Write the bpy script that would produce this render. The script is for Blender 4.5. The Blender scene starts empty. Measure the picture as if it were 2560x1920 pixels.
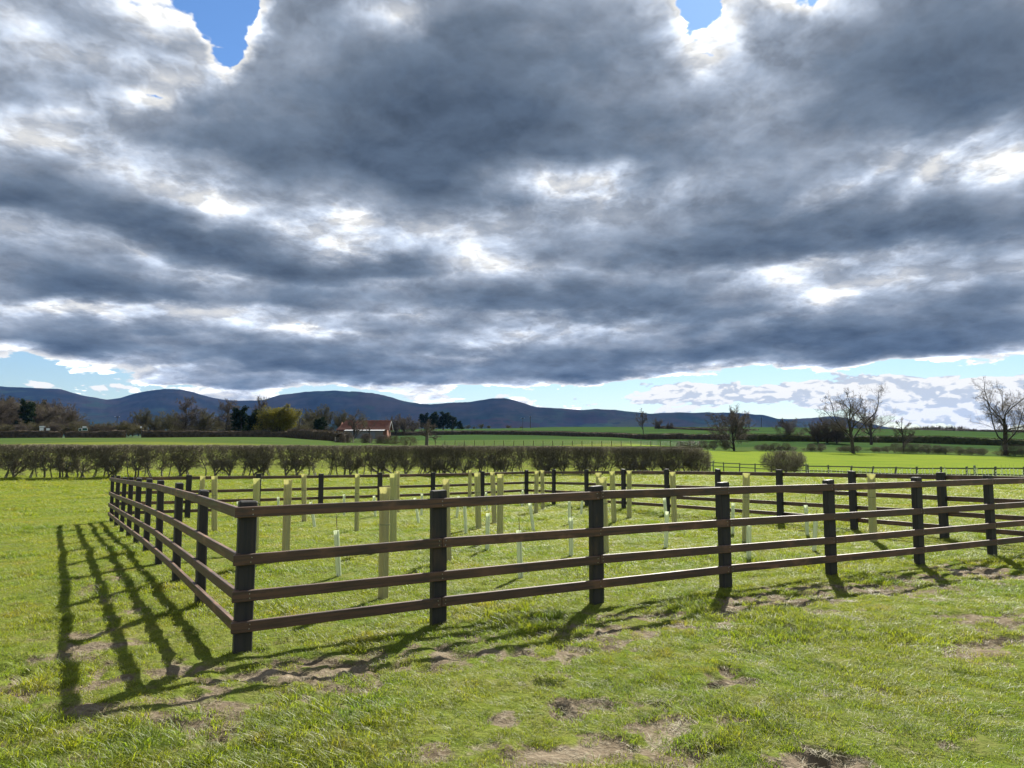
import bpy, math, random
import numpy as np

# ------------------------------------------------------------------ camera
scene = bpy.context.scene
C = scene.collection
FPX, PITCH, CAM_Z = 1800.0, math.radians(5.0), 1.67      # focal length in pixels of the 2560-wide photograph
cam_data = bpy.data.cameras.new('camera')
cam = bpy.data.objects.new('camera', cam_data)
C.objects.link(cam)
cam.location = (0, 0, CAM_Z)
cam.rotation_euler = (math.radians(90) + PITCH, 0, 0)
cam_data.sensor_width = 36
cam_data.lens = 36 * FPX / 2560
cam_data.clip_start = 0.1
cam_data.clip_end = 60000
scene.camera = cam

EXPOSURE = 1.35
SUN_AZ, SUN_EL = math.radians(19.5), math.radians(37.5)   # azimuth to the right of +Y
vs = scene.view_settings
vs.view_transform = 'Standard'
vs.look = 'None'
vs.exposure = EXPOSURE
vs.gamma = 1
vs.use_curve_mapping = False
scene.cycles.max_bounces = 6
scene.cycles.diffuse_bounces = 2
scene.cycles.glossy_bounces = 2
scene.cycles.transmission_bounces = 4
scene.cycles.transparent_max_bounces = 12
scene.cycles.volume_bounces = 0
scene.cycles.use_denoising = True
scene.cycles.caustics_reflective = False
scene.cycles.caustics_refractive = False


def ray(px, py):
    """direction, in world axes, seen at a pixel of the 2560 x 1920 photograph"""
    u = (px - 1280) / FPX
    v = (960 - py) / FPX
    return np.array([u, math.cos(PITCH) - v * math.sin(PITCH), math.sin(PITCH) + v * math.cos(PITCH)])


def at(px, py, y):
    """the point at distance y north of the camera that is seen at a pixel"""
    r = ray(px, py)
    return np.array([r[0] / r[1] * y, y, CAM_Z + r[2] / r[1] * y])


# ------------------------------------------------------------------ node helpers
class Nodes:
    def __init__(self, tree):
        self.t = tree
        tree.nodes.clear()

    def new(self, kind, **props):
        n = self.t.nodes.new(kind)
        for k, v in props.items():
            setattr(n, k, v)
        return n

    def put(self, sock, v):
        if isinstance(v, bpy.types.NodeSocket):
            self.t.links.new(v, sock)
        elif v is not None:
            sock.default_value = v

    def math(self, op, a, b=None, c=None, clamp=False):
        n = self.new('ShaderNodeMath', operation=op, use_clamp=clamp)
        for i, v in enumerate((a, b, c)):
            self.put(n.inputs[i], v)
        return n.outputs[0]

    def vmath(self, op, a, b=None, c=None, scale=None):
        n = self.new('ShaderNodeVectorMath', operation=op)
        for i, v in enumerate((a, b, c)):
            self.put(n.inputs[i], v)
        if scale is not None:
            self.put(n.inputs['Scale'], scale)
        return n.outputs['Value'] if op in ('LENGTH', 'DOT_PRODUCT', 'DISTANCE') else n.outputs['Vector']

    def noise(self, vec, scale, detail=4, rough=0.55, out='Fac', dist=0.0, dim='3D', kind='FBM', lac=2.0):
        n = self.new('ShaderNodeTexNoise', noise_dimensions=dim, noise_type=kind)
        self.put(n.inputs['Vector'], vec)
        n.inputs['Scale'].default_value = scale
        n.inputs['Detail'].default_value = detail
        n.inputs['Roughness'].default_value = rough
        n.inputs['Lacunarity'].default_value = lac
        n.inputs['Distortion'].default_value = dist
        return n.outputs[out]

    def ramp(self, fac, stops, interp='LINEAR'):
        n = self.new('ShaderNodeValToRGB')
        n.color_ramp.interpolation = interp
        e = n.color_ramp.elements
        while len(e) < len(stops):
            e.new(0.5)
        for k, (p, c) in enumerate(stops):
            e[k].position = p
            e[k].color = (*c, 1) if len(c) == 3 else c
        self.put(n.inputs['Fac'], fac)
        return n.outputs['Color']

    def mix(self, fac, a, b, mode='MIX'):
        n = self.new('ShaderNodeMix', data_type='RGBA', blend_type=mode)
        n.clamp_factor = True
        self.put(n.inputs[0], fac)
        for s, v in ((n.inputs[6], a), (n.inputs[7], b)):
            if isinstance(v, tuple) and len(v) == 3:
                v = (*v, 1)
            self.put(s, v)
        return n.outputs[2]

    def maprange(self, v, a, b, c=0.0, d=1.0, smooth=True):
        n = self.new('ShaderNodeMapRange')
        n.interpolation_type = 'SMOOTHSTEP' if smooth else 'LINEAR'
        self.put(n.inputs[0], v)
        for i, k in enumerate((a, b, c, d)):
            n.inputs[i + 1].default_value = k
        return n.outputs[0]


def srgb(r, g, b):
    f = lambda c: c / 12.92 if c <= 0.04045 else ((c + 0.055) / 1.055) ** 2.4
    return tuple(f(k / 255) for k in (r, g, b))


# ------------------------------------------------------------------ sky: clear air of a Sky Texture behind broken, back-lit cloud
world = bpy.data.worlds.new('World')
scene.world = world
world.use_nodes = True
N = Nodes(world.node_tree)
D = N.new('ShaderNodeTexCoord').outputs['Generated']
sep = N.new('ShaderNodeSeparateXYZ')
N.put(sep.inputs[0], D)
dx, dy, dz = sep.outputs
az = N.math('ARCTAN2', dx, dy)
el = N.math('ARCSINE', dz)
zpos = N.math('MAXIMUM', dz, 0.0)

# cloud layer coordinates: the layer is flat overhead and draws together towards the horizon
inv = N.math('DIVIDE', 1.0, N.math('ADD', zpos, 0.24))
P = N.vmath('SCALE', N.vmath('MULTIPLY', D, (1, 1, 0)), scale=inv)
w1 = N.vmath('SUBTRACT', N.noise(P, 2.2, 6, 0.58, 'Color', dim='2D'), (0.5, 0.5, 0.5))
warp_gain = N.math('MULTIPLY_ADD', zpos, 0.42, 0.045)
wv = N.vmath('SCALE', w1, scale=warp_gain)
uv_n = N.new('ShaderNodeCombineXYZ')
N.put(uv_n.inputs[0], az)
N.put(uv_n.inputs[1], el)
uv = N.vmath('ADD', uv_n.outputs[0], N.vmath('MULTIPLY', wv, (0.9, 0.50, 0.0)))

# billows: rounded heads with sharp folds between them
Pb = N.vmath('ADD', P, N.vmath('SCALE', w1, scale=0.16))


def billow(vec, scale, detail, rough=.55):
    v = N.new('ShaderNodeTexVoronoi', voronoi_dimensions='2D', feature='F1')
    N.put(v.inputs['Vector'], vec)
    v.inputs['Scale'].default_value = scale
    v.inputs['Detail'].default_value = detail
    v.inputs['Roughness'].default_value = rough
    v.inputs['Lacunarity'].default_value = 2.1
    return v.outputs['Distance']


bil = billow(Pb, 5.0, 4, .60)
bil2 = billow(N.vmath('MULTIPLY', Pb, (1.0, 0.965, 1)), 5.0, 4, .60)
big_n = N.noise(P, 1.9, 6, 0.52, dim='2D')
big2 = N.noise(N.vmath('MULTIPLY', P, (1.0, 1.08, 1)), 1.9, 3, 0.5, dim='2D')

#  banks of cloud: pixel of the middle of the base, half width, height, turn in degrees, depth of tone.
#  Each is thickest at its flat base and thins out upwards, where the light comes through.
BANKS = [
    (1000, 470, 760, 520, 4, .62), (1750, 430, 620, 420, -3, .44), (2420, 330, 420, 420, -12, .46), (1330, 300, 560, 330, 0, .22),
    (1800, 640, 760, 170, 0, .52), (2350, 600, 420, 150, 0, .36), (330, 590, 520, 130, -5, .46), (480, 400, 300, 170, 0, .30), (110, 520, 300, 120, 0, .26),
    (640, 670, 420, 110, -4, .44), (1020, 680, 250, 100, 3, .42), (1620, 790, 420, 130, -3, .46), (1250, 770, 330, 100, 0, .36),
    (200, 740, 330, 120, 0, .46), (740, 775, 360, 90, 0, .40), (420, 770, 240, 70, 0, .20), (2150, 895, 640, 150, 3, .66), (1750, 895, 330, 120, 3, .40),
    (1440, 945, 300, 120, 4, .62), (760, 920, 420, 80, 0, .62), (1130, 880, 230, 70, 0, .34), (140, 870, 330, 100, 0, .48), (520, 958, 230, 45, 0, .44), (480, 850, 240, 50, 0, .24),
    (1000, 960, 330, 45, 0, .36), (850, 830, 260, 55, 0, .22), (180, 60, 260, 160, 0, .14), (60, 300, 240, 170, 0, .16),
]
#  openings where the cloud thins or breaks
GAPS = [
    (412, 238, 120, 60, 0, .28), (1690, 70, 150, 110, 0, .16), (1370, 430, 60, 40, 0, .18), (560, 780, 500, 40, 0, .10),
    (2260, 410, 260, 70, 15, .22), (2170, 718, 330, 60, 0, .24), (1650, 240, 460, 280, 0, -.17), (240, 130, 380, 220, 0, -.14), (2560, 700, 200, 60, 0, .1),
    (430, 5, 170, 100, 10, -.62), (545, 65, 95, 140, -10, -.95), (400, 190, 260, 90, 40, -.12), (300, 240, 240, 50, 12, -.26), (105, 300, 90, 50, 0, -.3),
    (1680, 35, 60, 80, 0, -.45), (1660, 40, 160, 140, 0, -.30), (1700, 115, 120, 80, -20, -.30), (1020, -10, 230, 80, 0, -.38), (2010, -5, 190, 90, -15, -.40),
    (1370, 428, 220, 80, 0, -.78), (830, 590, 330, 80, 8, -.36), (520, 500, 260, 60, 12, -.22), (1010, 605, 140, 45, 0, -.2), (1200, 640, 130, 70, 0, -.22),
    (2130, 455, 330, 40, 18, -.30), (2400, 375, 330, 50, 28, -.24), (2550, 380, 120, 90, 0, -.12), (2340, 705, 460, 60, 4, -.22), (1960, 790, 360, 35, 14, -.24),
    (260, 770, 240, 45, 0, -.30), (1180, 865, 180, 45, 10, -.42), (330, 935, 420, 40, 0, -.20), (70, 935, 260, 80, 0, -.62), (1640, 885, 90, 45, 0, -.22),
    (1300, 985, 700, 60, 0, -.34), (600, 985, 900, 50, 0, -.30), (1720, 975, 420, 70, 0, -.60), (2150, 985, 1000, 130, 0, -.85), (2500, 1010, 900, 140, 0, -.5),
]
T = N.math('MULTIPLY_ADD', N.math('SUBTRACT', big_n, 0.5), N.maprange(el, .08, .45, .80, .66), 0.475)


def spot(px, py, rx, ry, turn):
    r = ray(px, py)
    r = r / np.linalg.norm(r)
    ca, ce = math.atan2(r[0], r[1]), math.asin(r[2])
    k = FPX * (1 + ((px - 1280) ** 2 + (py - 960) ** 2) / FPX ** 2) ** 0.5
    m = N.new('ShaderNodeMapping', vector_type='TEXTURE')
    m.inputs['Location'].default_value = (ca, ce, 0)
    m.inputs['Rotation'].default_value = (0, 0, math.radians(turn))
    m.inputs['Scale'].default_value = (rx / k / max(math.cos(ce), .5), ry / k, 1)
    N.put(m.inputs['Vector'], uv)
    return m.outputs[0]


def in_turn(i):
    """every few blobs the coordinates wait for the sum so far, which keeps the shader small enough to compile"""
    global uv
    if i % 6 == 5:
        uv = N.vmath('MULTIPLY_ADD', T, (1e-7, 1e-7, 0.0), uv)


for i_, (px, py, rx, ry, turn, amp) in enumerate(BANKS):
    in_turn(i_)
    v = spot(px, py - ry * .10, rx, ry, turn)
    v = N.vmath('MAXIMUM', v, N.vmath('MULTIPLY', v, (-1.0, -4.0, 0.0)))
    fall = N.math('SUBTRACT', 1.0, N.vmath('LENGTH', v), clamp=True)
    T = N.math('MULTIPLY_ADD', fall, amp, T)
for i_, (px, py, rx, ry, turn, amp) in enumerate(GAPS):
    in_turn(i_)
    g = N.new('ShaderNodeTexGradient', gradient_type='SPHERICAL')
    N.put(g.inputs[0], spot(px, py, rx, ry, turn))
    T = N.math('MULTIPLY_ADD', g.outputs['Fac'], amp, T)

emb = N.math('SUBTRACT', bil2, bil)
T2 = N.math('ADD', T, N.math('MULTIPLY', N.math('SUBTRACT', 0.42, bil), N.maprange(T, 0.05, 0.60, 0.50, 0.10)))
T2 = N.math('ADD', T2, N.math('MULTIPLY', N.math('SUBTRACT', big_n, big2), 0.55))
# far small cumulus low above the horizon
Q = N.vmath('MULTIPLY', uv_n.outputs[0], (9.0, 19.0, 0.0))
Q = N.vmath('ADD', Q, N.vmath('SCALE', w1, scale=0.5))
cum = N.math('ADD', N.math('MULTIPLY', N.noise(Q, 1.0, 5, 0.55, dim='2D'), 0.75), N.math('MULTIPLY', N.math('SUBTRACT', 0.7, billow(Q, 1.8, 3)), 0.34))
cum2 = billow(N.vmath('ADD', Q, (0.03, 0.09, 0)), 1.8, 3)
cum3 = billow(Q, 1.8, 3)
band = N.math('MULTIPLY', N.maprange(el, 0.098, 0.070), 0.24)
band = N.math('MULTIPLY', band, N.maprange(el, 0.030, 0.062, 0.75, 1.0))
cumT = N.math('ADD', N.math('SUBTRACT', cum, 0.70), band)
for (px, py, rx, ry, amp) in [(1830, 990, 360, 50, .40), (2180, 965, 260, 75, .48), (2480, 985, 300, 90, .48), (2560, 950, 140, 70, .3), (2300, 1010, 400, 60, .36), (1640, 965, 160, 25, .2), (2420, 1060, 400, 36, .3),
                               (1500, 1000, 220, 22, .2), (300, 955, 260, 30, .24), (120, 960, 160, 18, .2), (1700, 1040, 260, 20, .2)]:
    g = N.new('ShaderNodeTexGradient', gradient_type='SPHERICAL')
    N.put(g.inputs[0], spot(px, py, rx, ry, 0))
    cumT = N.math('MULTIPLY_ADD', g.outputs['Fac'], amp, cumT)
cum_cover = N.maprange(cumT, 0.0, 0.05)
cum_col = N.mix(N.maprange(N.math('SUBTRACT', cum2, cum3), 0.06, -0.14), (1.0, 0.985, 0.94), (.60, .65, .71))

cloud_col = N.ramp(T2, [
    (0.00, (1.10, 1.10, 1.08)), (0.10, (.98, .99, .99)), (0.20, (.76, .80, .86)), (0.34, (.49, .55, .645)),
    (0.52, (.295, .345, .425)), (0.72, (.160, .205, .272)), (1.0, (.085, .118, .170))])
glow = N.math('MULTIPLY', emb, N.maprange(T, 0.10, 0.75, 1.7, 0.38))
cloud_col = N.mix(1.0, cloud_col, N.math('MAXIMUM', N.math('ADD', glow, 1.0), N.maprange(T, 0.0, 0.40, 0.90, 0.72)), 'MULTIPLY')
cover = N.maprange(T2, -0.13, 0.01)

sky = N.new('ShaderNodeTexSky', sky_type='NISHITA')
sky.sun_disc = False
sky.sun_elevation = SUN_EL
sky.sun_rotation = SUN_AZ
sky.altitude = 60
sky.air_density = 1.0
sky.dust_density = 0.15
sky.ozone_density = 2.0
clear = N.mix(1.0, sky.outputs[0], N.mix(N.maprange(el, .30, .03), (0.036, 0.048, 0.060), (0.037, 0.039, 0.040)), 'MULTIPLY')
clear = N.mix(cum_cover, clear, N.mix(1.0, cum_col, (0.40, 0.40, 0.40), 'MULTIPLY'))
col = N.mix(cover, clear, N.mix(1.0, cloud_col, (0.40, 0.40, 0.40), 'MULTIPLY'))
bg = N.new('ShaderNodeBackground')
N.put(bg.inputs['Color'], col)
bg.inputs['Strength'].default_value = 1.0
wo = N.new('ShaderNodeOutputWorld')
N.t.links.new(bg.outputs[0], wo.inputs[0])
world.cycles.sampling_method = 'MANUAL'
world.cycles.sample_map_resolution = 512

sun_data = bpy.data.lights.new('sun', 'SUN')
sun_data.energy = 5.0
sun_data.angle = math.radians(0.6)
sun_data.color = (1.0, 0.95, 0.86)
sun = bpy.data.objects.new('sun', sun_data)
C.objects.link(sun)
sun.location = (200, 600, 500)
sun.rotation_euler = (math.radians(90) - SUN_EL, 0, math.pi - SUN_AZ)

# ================================================================== helpers
def smooth01(a, b, x):
    t = np.clip((np.asarray(x, float) - a) / (b - a), 0, 1)
    return t * t * (3 - 2 * t)


def _hash(i, j, seed):
    h = (i * 374761393 + j * 668265263 + seed * 2147483647) & 0xffffffff
    h = ((h ^ (h >> 13)) * 1274126177) & 0xffffffff
    return ((h ^ (h >> 16)) & 0xffff) / 65535.0


def vnoise(x, y, seed=0):
    x = np.asarray(x, float); y = np.asarray(y, float)
    i = np.floor(x).astype(np.int64); j = np.floor(y).astype(np.int64)
    f = x - i; g = y - j
    f = f * f * (3 - 2 * f); g = g * g * (3 - 2 * g)
    a, b = _hash(i, j, seed), _hash(i + 1, j, seed)
    c, d = _hash(i, j + 1, seed), _hash(i + 1, j + 1, seed)
    return (a * (1 - f) + b * f) * (1 - g) + (c * (1 - f) + d * f) * g


def fbm(x, y, octaves=4, seed=0, gain=0.5):
    s, a, t = 0.0, 1.0, 0.0
    for o in range(octaves):
        s = s + a * vnoise(x * 2 ** o + 17.3 * o, y * 2 ** o - 9.1 * o, seed + o)
        t += a
        a *= gain
    return s / t


def mesh_from(name, verts, faces, smooth=False):
    me = bpy.data.meshes.new(name)
    verts = np.asarray(verts, dtype=np.float32)
    if isinstance(faces, np.ndarray):
        nv = faces.shape[1]
        me.vertices.add(len(verts))
        me.vertices.foreach_set('co', verts.ravel())
        me.loops.add(faces.size)
        me.loops.foreach_set('vertex_index', faces.astype(np.int32).ravel())
        me.polygons.add(len(faces))
        me.polygons.foreach_set('loop_start', np.arange(0, faces.size, nv, dtype=np.int32))
        me.update(calc_edges=True)
    else:
        me.from_pydata([tuple(map(float, v)) for v in verts], [], faces)
    if smooth:
        me.polygons.foreach_set('use_smooth', np.ones(len(me.polygons), dtype=bool))
    me.update()
    return me


def obj(name, me, mat=None, parent=None, loc=None, rot=None, scale=None):
    o = bpy.data.objects.new(name, me)
    C.objects.link(o)
    if mat is not None and me is not None and not me.materials:
        me.materials.append(mat)
    if parent is not None:
        o.parent = parent
    if loc is not None:
        o.location = tuple(map(float, loc))
    if rot is not None:
        o.rotation_euler = rot
    if scale is not None:
        o.scale = scale if hasattr(scale, '__len__') else (scale,) * 3
    return o


def thing(name, label, cat, loc=(0, 0, 0), rot=None, group=None, scale=None):
    return tag(obj(name, None, loc=loc, rot=rot, scale=scale), label, cat, group)


def tag(o, label, cat, group=None):
    o['label'] = label
    o['category'] = cat
    if group:
        o['group'] = group
    return o


def copy_thing(root, loc, rotz=0.0, scale=1.0, label=None, group=None):
    r = root.copy()
    C.objects.link(r)
    r.location = tuple(map(float, loc))
    r.rotation_euler = (0, 0, rotz)
    r.scale = scale if hasattr(scale, '__len__') else (scale,) * 3
    if label:
        r['label'] = label
    if group:
        r['group'] = group
    for ch in list(root.children):
        c = ch.copy()
        C.objects.link(c)
        c.parent = r
    return r


def box_geo(x0, x1, y0, y1, z0, z1, b=0.0):
    """vertices and faces of a box with chamfered edges"""
    if b <= 0:
        v = [(x, y, z) for x in (x0, x1) for y in (y0, y1) for z in (z0, z1)]
        f = [(0, 1, 3, 2), (4, 6, 7, 5), (0, 4, 5, 1), (2, 3, 7, 6), (0, 2, 6, 4), (1, 5, 7, 3)]
        return v, f
    import bmesh
    bm = bmesh.new()
    v, f = box_geo(x0, x1, y0, y1, z0, z1)
    vs_ = [bm.verts.new(p) for p in v]
    for q in f:
        bm.faces.new([vs_[k] for k in q])
    bmesh.ops.recalc_face_normals(bm, faces=bm.faces)
    bmesh.ops.bevel(bm, geom=list(bm.edges), offset=b, segments=1, affect='EDGES')
    bm.verts.index_update()
    v = [tuple(p.co) for p in bm.verts]
    f = [tuple(p.index for p in q.verts) for q in bm.faces]
    bm.free()
    return v, f


def join_geo(*parts):
    V, Fs = [], []
    for v, f in parts:
        n = len(V)
        V += list(v)
        Fs += [tuple(k + n for k in q) for q in f]
    return V, Fs


def tubes(segs, sides=3):
    """all segments (p0, p1, r0, r1) as open tapered prisms, in one go"""
    S = np.asarray(segs, float)
    p0, p1, r0, r1 = S[:, 0:3], S[:, 3:6], S[:, 6], S[:, 7]
    d = p1 - p0
    d /= np.maximum(np.linalg.norm(d, axis=1, keepdims=True), 1e-9)
    ref = np.where(np.abs(d[:, 2:3]) > 0.9, np.array([[1.0, 0, 0]]), np.array([[0, 0, 1.0]]))
    a = np.cross(d, ref)
    a /= np.linalg.norm(a, axis=1, keepdims=True)
    b = np.cross(d, a)
    n = len(S)
    V = np.zeros((n, 2 * sides, 3))
    for k in range(sides):
        t = 2 * math.pi * k / sides
        o = a * math.cos(t) + b * math.sin(t)
        V[:, k] = p0 + o * r0[:, None]
        V[:, sides + k] = p1 + o * r1[:, None]
    base = (np.arange(n) * 2 * sides)[:, None]
    Fq = [np.concatenate([base + k, base + (k + 1) % sides, base + sides + (k + 1) % sides, base + sides + k], 1) for k in range(sides)]
    return V.reshape(-1, 3), np.concatenate(Fq, 0)


def material(name, rough=0.7, spec=0.3):
    m = bpy.data.materials.new(name)
    m.use_nodes = True
    n = Nodes(m.node_tree)
    out = n.new('ShaderNodeOutputMaterial')
    p = n.new('ShaderNodeBsdfPrincipled')
    p.inputs['Roughness'].default_value = rough
    p.inputs['Specular IOR Level'].default_value = spec
    n.t.links.new(p.outputs[0], out.inputs['Surface'])
    return m, n, p, out


def bump(n, p, height, strength=0.5, dist=0.01):
    b = n.new('ShaderNodeBump')
    b.inputs['Strength'].default_value = strength
    b.inputs['Distance'].default_value = dist
    n.put(b.inputs['Height'], height)
    n.put(p.inputs['Normal'], b.outputs[0])


# ================================================================== the lie of the land
def warp(x, y):
    d = np.hypot(x, y)
    k = np.log1p(d / 12.0) / np.maximum(d, 1e-6)
    return x * k, y * k


LAND = [(0, 0, 0), (0, 2.5, 0), (6, 3, 0), (-6, 3, 0), (0, -12, 0), (0, -60, .3), (60, -30, .2), (-60, -30, .2), (60, 20, -.3), (-60, 20, -.3),
        (-2.24, 6.15, -.02), (-3.14, 7.48, -.03), (-4.1, 9.0, -.04), (-5.07, 10.54, -.06), (-6.1, 12.2, -.11), (-7.2, 14, -.17), (-8.2, 15.5, -.22),
        (-9.1, 16.9, -.27), (-10.1, 18.5, -.31), (-10.9, 19.8, -.35), (-.69, 6.89, .0), (.89, 7.84, .01), (2.5, 8.7, .01), (4.1, 9.55, -.01),
        (5.85, 10.5, -.02), (7.5, 11.5, -.02), (-9.5, 21.4, -.39), (-1.1, 27, -.47), (.55, 27.6, -.45), (2.46, 23.8, -.31), (3.4, 21.8, -.24),
        (4.3, 20, -.2), (6.15, 16.6, -.11), (7.0, 15, -.07), (8.2, 13.7, -.06), (0, 15, -.13), (-4, 20, -.3)]
for (px, py, d) in [(-300, 1195, 46), (0, 1195, 48), (600, 1192, 51), (1200, 1189, 55), (1755, 1186, 60), (1962, 1185, 60), (2560, 1194, 44), (3000, 1200, 40),
                    (1810, 1190, 82), (2100, 1193, 62), (300, 1112, 100), (0, 1095, 200), (350, 1094, 200), (700, 1093, 200), (900, 1108, 150), (960, 1110, 140), (900, 1096, 245),
                    (1065, 1116, 140), (1400, 1117, 130), (1700, 1118, 150), (1755, 1127, 190), (2150, 1133, 170), (2560, 1142, 150), (3000, 1148, 140),
                    (1600, 1097, 260), (1400, 1090, 330), (1180, 1086, 420), (1000, 1085, 480), (1900, 1103, 240), (2290, 1107, 230), (2560, 1116, 220), (3000, 1118, 220),
                    (1400, 1068, 700), (1620, 1069, 650), (1200, 1072, 750), (1000, 1073, 700), (1900, 1074, 600), (2150, 1078, 600), (2400, 1082, 620), (2600, 1084, 620),
                    (0, 1090, 330), (400, 1090, 330), (700, 1088, 330), (-600, 1110, 150), (-600, 1094, 250)]:
    LAND.append(tuple(at(px, py, d)))
for a_ in range(-180, 180, 30):
    for d_, z_ in ((1500, 14), (3500, 8), (9000, 0)):
        t_ = math.radians(a_ + 7)
        LAND.append((d_ * math.sin(t_), d_ * math.cos(t_), z_ if abs(a_) < 100 else 0.0))
LAND = np.array(LAND, float)
_cx, _cy = warp(LAND[:, 0], LAND[:, 1])


def _phi(r2):
    return 0.5 * r2 * np.log(np.maximum(r2, 1e-12))


_n = len(LAND)
_K = _phi((_cx[:, None] - _cx) ** 2 + (_cy[:, None] - _cy) ** 2) + np.eye(_n) * 0.0015
_Pm = np.stack([np.ones(_n), _cx, _cy], 1)
_A = np.block([[_K, _Pm], [_Pm.T, np.zeros((3, 3))]])
_zs = np.sign(LAND[:, 2]) * np.log1p(np.abs(LAND[:, 2]))
_W = np.linalg.solve(_A, np.concatenate([_zs, np.zeros(3)]))


def land(x, y):
    x = np.asarray(x, float); y = np.asarray(y, float)
    sh = np.broadcast(x, y).shape
    u, v = warp(np.broadcast_to(x, sh).ravel(), np.broadcast_to(y, sh).ravel())
    out = np.zeros(len(u))
    for s in range(0, len(u), 20000):
        q = slice(s, s + 20000)
        k = _phi((u[q, None] - _cx) ** 2 + (v[q, None] - _cy) ** 2)
        out[q] = k @ _W[:_n] + _W[_n] + _W[_n + 1] * u[q] + _W[_n + 2] * v[q]
    out = np.sign(out) * np.expm1(np.abs(out))
    return out.reshape(sh) if sh else float(out[0])


def hit(px, py):
    """where the line of sight through a pixel meets the land"""
    r = ray(px, py)
    r = r / r[1]
    lo, hi = 2.0, 2.0
    while CAM_Z + r[2] * hi > land(r[0] * hi, hi) and hi < 400:
        lo, hi = hi, hi * 1.05
    for _ in range(30):
        mid = (lo + hi) / 2
        if CAM_Z + r[2] * mid > land(r[0] * mid, mid):
            lo = mid
        else:
            hi = mid
    return np.array([r[0] * hi, hi, land(r[0] * hi, hi)])


# ---- worn, muddy ground
MUD_SPOTS = [(x, y, float(r), a) for (px, py, r, a) in [
    (330, 1770, .55, 1.0), (180, 1720, .45, .7), (480, 1800, .4, .8), (700, 1690, .5, .9), (560, 1700, .4, .6), (250, 1640, .4, .55), (60, 1790, .4, .6),
    (860, 1720, .35, .6), (1060, 1660, .45, .8), (1200, 1620, .5, .7), (1330, 1640, .35, .8), (1440, 1600, .4, .8), (1560, 1590, .35, .55), (1650, 1545, .5, .7),
    (1880, 1500, .5, .9), (2000, 1480, .5, .7), (2200, 1470, .7, 1.0), (2330, 1440, .6, .9), (2480, 1425, .8, .8), (2100, 1520, .4, .5),
    (1690, 1800, .3, .75), (1450, 1770, .28, .7), (1540, 1860, .28, .6), (2160, 1720, .3, .8), (2060, 1735, .25, .4), (2390, 1625, .4, .9), (2500, 1600, .5, .9), (2540, 1550, .5, .8),
    (1930, 1770, .22, .6), (1880, 1700, .3, .5), (1100, 1870, .22, .7), (1380, 1900, .24, .8), (1000, 1905, .2, .6), (820, 1840, .2, .4),
    (1660, 1890, .2, .8), (2020, 1900, .2, .7), (1800, 1830, .25, .5), (2330, 1850, .25, .4), (230, 1880, .2, .3), (1240, 1790, .25, .4), (1500, 1690, .3, .45),
    (1860, 1370, .4, .4), (1620, 1362, .4, .4), (1500, 1365, .3, .3)]
    for (x, y, _z) in [hit(px, py)]]


def mud_at(x, y):
    m = np.zeros(np.shape(x))
    for (mx, my, r, a) in MUD_SPOTS:
        dd = ((x - mx) / (r * 1.35)) ** 2 + ((y - my) / (r * 0.8)) ** 2
        m = np.maximum(m, a * np.exp(-dd * 1.1))
    # the trodden strip that follows the near side of the paddock
    ux, uy = .878, .479
    s = (x + 2.24) * ux + (y - 6.15) * uy
    t = (x + 2.24) * uy - (y - 6.15) * ux
    strip = np.exp(-((t - 1.0) / .42) ** 2) * smooth01(-3.5, -1.5, s) * .62
    s2 = (x + 2.24) * -.535 + (y - 6.15) * .845
    t2 = (x + 2.24) * -.845 + (y - 6.15) * -.535
    strip2 = np.exp(-((t2 - .95) / .5) ** 2) * smooth01(9.0, 2.0, s2) * smooth01(-2.5, -1.0, s2) * .45
    m = np.maximum(m, np.maximum(strip, strip2))
    n = fbm(x * 2.3, y * 2.3, 4, 5)
    n2 = fbm(x * 7.0, y * 7.0, 3, 15)
    return np.clip((m * 1.2 + (n - .5) * 1.6 + (n2 - .5) * 2.2 - .40) * 1.6, 0, 1) * smooth01(0.05, .35, m + .12)


_rh = np.random.default_rng(12)
HOOF = []
for _k in range(900):
    _a, _r = math.radians(_rh.uniform(-42, 42)), math.sqrt(_rh.uniform(2.6 ** 2, 13 ** 2))
    _x, _y = _r * math.sin(_a), _r * math.cos(_a)
    if _rh.random() < .16 + .9 * float(mud_at(np.array([_x]), np.array([_y]))[0]):
        HOOF.append((_x, _y, _rh.uniform(.05, .095), _rh.uniform(.025, .055), _rh.uniform(0, 3.14)))


def hoof_at(x, y):
    """trodden prints: how deep the turf is pressed in at each point"""
    d = np.zeros(np.shape(x))
    for (hx, hy, r, dep, t) in HOOF:
        q = (np.abs(x - hx) < r * 2.6) & (np.abs(y - hy) < r * 2.6)
        if q.any():
            u = ((x[q] - hx) * math.cos(t) + (y[q] - hy) * math.sin(t)) / (r * 1.25)
            v = ((y[q] - hy) * math.cos(t) - (x[q] - hx) * math.sin(t)) / r
            s = u * u + v * v
            d[q] += dep * (np.exp(-(s ** 2) * .9) - .35 * np.exp(-((s - 2.0) ** 2) * 1.6))
    return d


SHADE_EDGE_X = np.array([-400, -60, 0, 50, 82, 107, 140, 400])  # near edge of the cloud shade painted over the far fields
SHADE_EDGE_Y = np.array([110, 112, 128, 190, 170, 150, 140, 120])


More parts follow.
